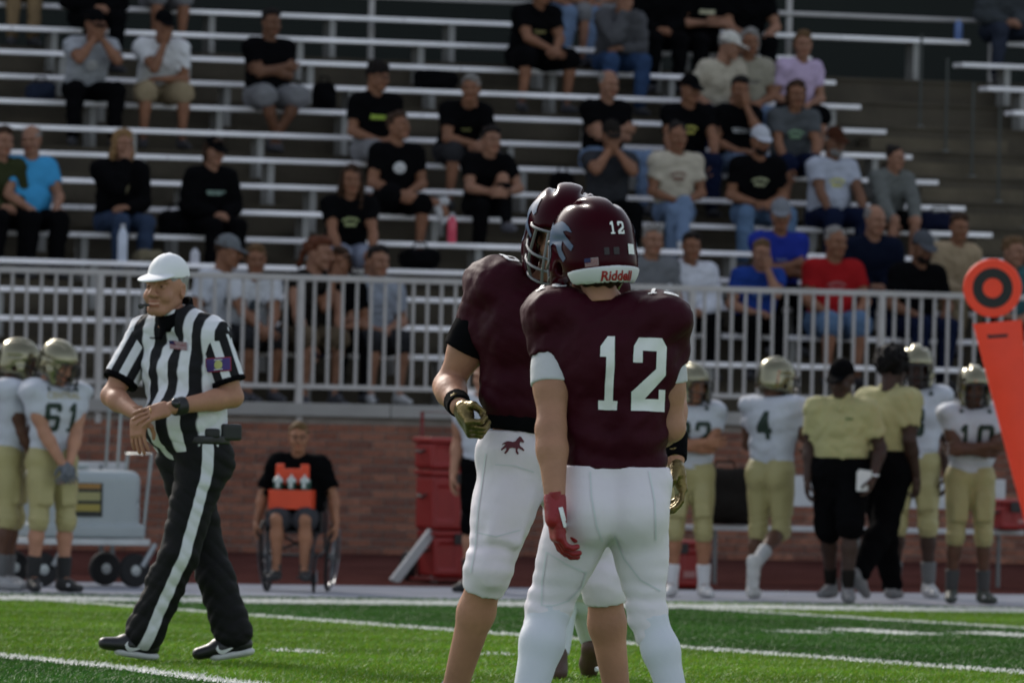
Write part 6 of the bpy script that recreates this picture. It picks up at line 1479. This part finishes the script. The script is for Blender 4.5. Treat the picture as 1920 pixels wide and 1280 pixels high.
MB().tube([(-.16, .235, .04), (-.16, .235, 1.28), (.16, .235, 1.28), (.16, .235, .04)], .016, 8).build('frame', mht, ht, True)
for z in (.35, .70, 1.05): MB().tube([(-.16, .235, z), (.16, .235, z)], .012, 6).build('cross_bar', mht, ht, True)
for sx in (-1, 1): MB().lathe([(.02, -.03), (.10, -.03), (.115, 0), (.10, .03), (.02, .03)], 20, Matrix.Translation((sx * .24, .26, .116)) @ Matrix.Rotation(rad(90), 4, 'Y')).build('wheel', mat('tyre_rubber', (.012, .012, .013), .8), ht, True)
# white folding board leaning beside the coolers
p = at_v(768, 1095, 54.9); bd = empty('folding_ramp', (p.x, 54.9, zc0 - .003), 0, 'white folding ramp leaning in an A shape beside red coolers', 'ramp'); mwb = mat('ramp_white', (.42, .42, .42), .6, var=.1)
MB().box(-.035, .035, -.03, .03, 0, .52, Matrix.Translation((-.13, 0, 0)) @ Matrix.Rotation(rad(38), 4, 'Y'), bev=.008).build('front_leg', mwb, bd); MB().box(-.02, .02, -.02, .02, 0, .42, Matrix.Translation((.20, .02, 0)) @ Matrix.Rotation(rad(-3), 4, 'Y')).build('rear_leg', mwb, bd)
def bench(px0, px1, v, label):
    a = at_v(px0, 1000, v).x; b = at_v(px1, 1000, v).x; z = -.17; root = empty('team_bench', ((a + b) / 2, v, z), 0, label, 'bench', 'team benches before the wall'); L = (b - a) / 2; mw = mat('bench_white', (.46, .47, .48), .45, var=.1); mg = mat('bench_frame', (.15, .16, .16), .5, metal=.4)
    MB().box(-L, L, -.16, .14, .43, .47, bev=.008).build('seat', mw, root); MB().box(-L, L, .22, .25, .62, .86, bev=.008).build('backrest', mw, root)
    n = max(2, int(2 * L / 1.2) + 1)
    for i in range(n):
        x = -L + .2 + (2 * L - .4) * i / (n - 1)
        MB().tube([(x, -.12, 0), (x, -.12, .43), (x, .14, .43), (x, .235, .84)], .018, 8).tube([(x, .14, .43), (x, .18, 0)], .018, 8).build('leg', mg, root, True)
bench(1285, 1905, 55.6, 'long white team bench with backrest behind the yellow polo coaches'); bench(-60, 250, 56.2, 'white team bench behind the wheeled tank cart')
for (px, v, lb) in ((1262, 54.6, 'small red cooler on the ground beside maroon number 12'),): p = at_v(px, 1115, v); cooler(px, 1115, v, lb, .32, .36, .30, -.1705 + (v - 54.1) * .0165, 'coolers on the ground')
p = at_v(1893, 1000, 55.4); cooler(1893, 1000, 55.4, 'orange red cooler standing on the white team bench', .24, .24, .22, .302, 'coolers on the ground')
def bag(px, v, z, label, w, h, d, col, rz=0.0, name='bag', lean=0.0, cat='bag', strap=True):
    p = at_v(px, 900, v); root = empty(name, (p.x, v, z), rz, label, cat, 'bags left on the benches'); f = Field((-w, -d, -.02), (w, d, h + .1), max(.008, min(w, h, d) / 12)); f.box((0, 0, h / 2), (w / 2, d / 2, h / 2), min(w, h, d) * .35, k=0); f.ell((0, -d * .35, h * .36), (w * .36, d * .25, h * .26), k=.02); f.disp(folds(.008, int(px))); V, F = f.mesh()
    Bag().add(V, F).build('bag_body', cloth(col), root)
    if strap: MB().tube([(-w * .22, 0, h * .94), (-w * .15, 0, h + .05), (w * .15, 0, h + .05), (w * .22, 0, h * .94)], .009, 6).build('strap', cloth((.02, .02, .02)), root, True)
    return root
bag(1358, 55.48, .303, 'large black kit bag standing on the white team bench', .46, .44, .28, (.012, .012, .013))
def rowbag(px, k, label, w, h, d, col, **kw):
    return bag(px, V0 + k * DV + .12, Z0 + k * DZ + .001, label, w, h, d, col, **kw)
rowbag(592, 9, 'black bag on the bench beside grey shorts', .22, .26, .2, BLK); rowbag(800, 10, 'black jacket heap on the bench behind the grey haired person', .40, .18, .24, BLK, name='jacket', cat='jacket', strap=False); rowbag(60, 9, 'dark blue bag beside the grey tee with black cap', .26, .16, .2, (.02, .025, .04))
rowbag(318, 4, 'black bag between the black hoodies', .30, .22, .22, BLK); rowbag(1042, 6, 'black bag on the bench below the bald person in black', .22, .20, .2, BLK); rowbag(778, 3, 'black rucksack on an empty bench seat', .34, .18, .22, BLK); rowbag(1752, 5, 'long navy duffel bag lying on the bench end', .50, .17, .24, (.012, .014, .028)); rowbag(268, 3, 'beige sun hat shaped bag on the bench above the white cap', .22, .10, .2, (.14, .12, .08), strap=False)
rowbag(592, -.2, 'blue bag on the lowest bench beside the black tank top', .14, .22, .16, (.015, .03, .14))
def bottle(px, k, label, col, h=.24, r=.035, dy=.06, dz=0.0):
    v = V0 + k * DV + dy; p = at_v(px, 400, v); root = empty('drink_bottle', (p.x, v, Z0 + k * DZ + .001 + dz), 0, label, 'bottle'); m = mat('bottle_%02d_%02d_%02d' % tuple(int(c * 99) for c in col), col, .35)
    MB().lathe([(r * .85, 0), (r, .008), (r, h * .72), (r * .6, h * .85), (r * .45, h * .88)], 16).build('bottle_body', m, root, True); MB().lathe([(r * .5, h * .8805), (r * .5, h), (r * .2, h)], 12).build('lid', mat('bottle_cap', (.4, .4, .42), .5), root, True)
bottle(848, 4, 'tall pink drink bottle on the bench by a white shoe', (.55, .06, .10), .27, .04); bottle(231, 3, 'tall white drink bottle standing on the bench above the railing', (.50, .54, .62), .32, .042); bottle(1790, 13, 'small blue water bottle on the upper bench by the aisle', (.10, .16, .34), .22, .04); bottle(367, 3, 'short white drink cup on the bench below the black hoodie', (.5, .5, .54), .13, .04)
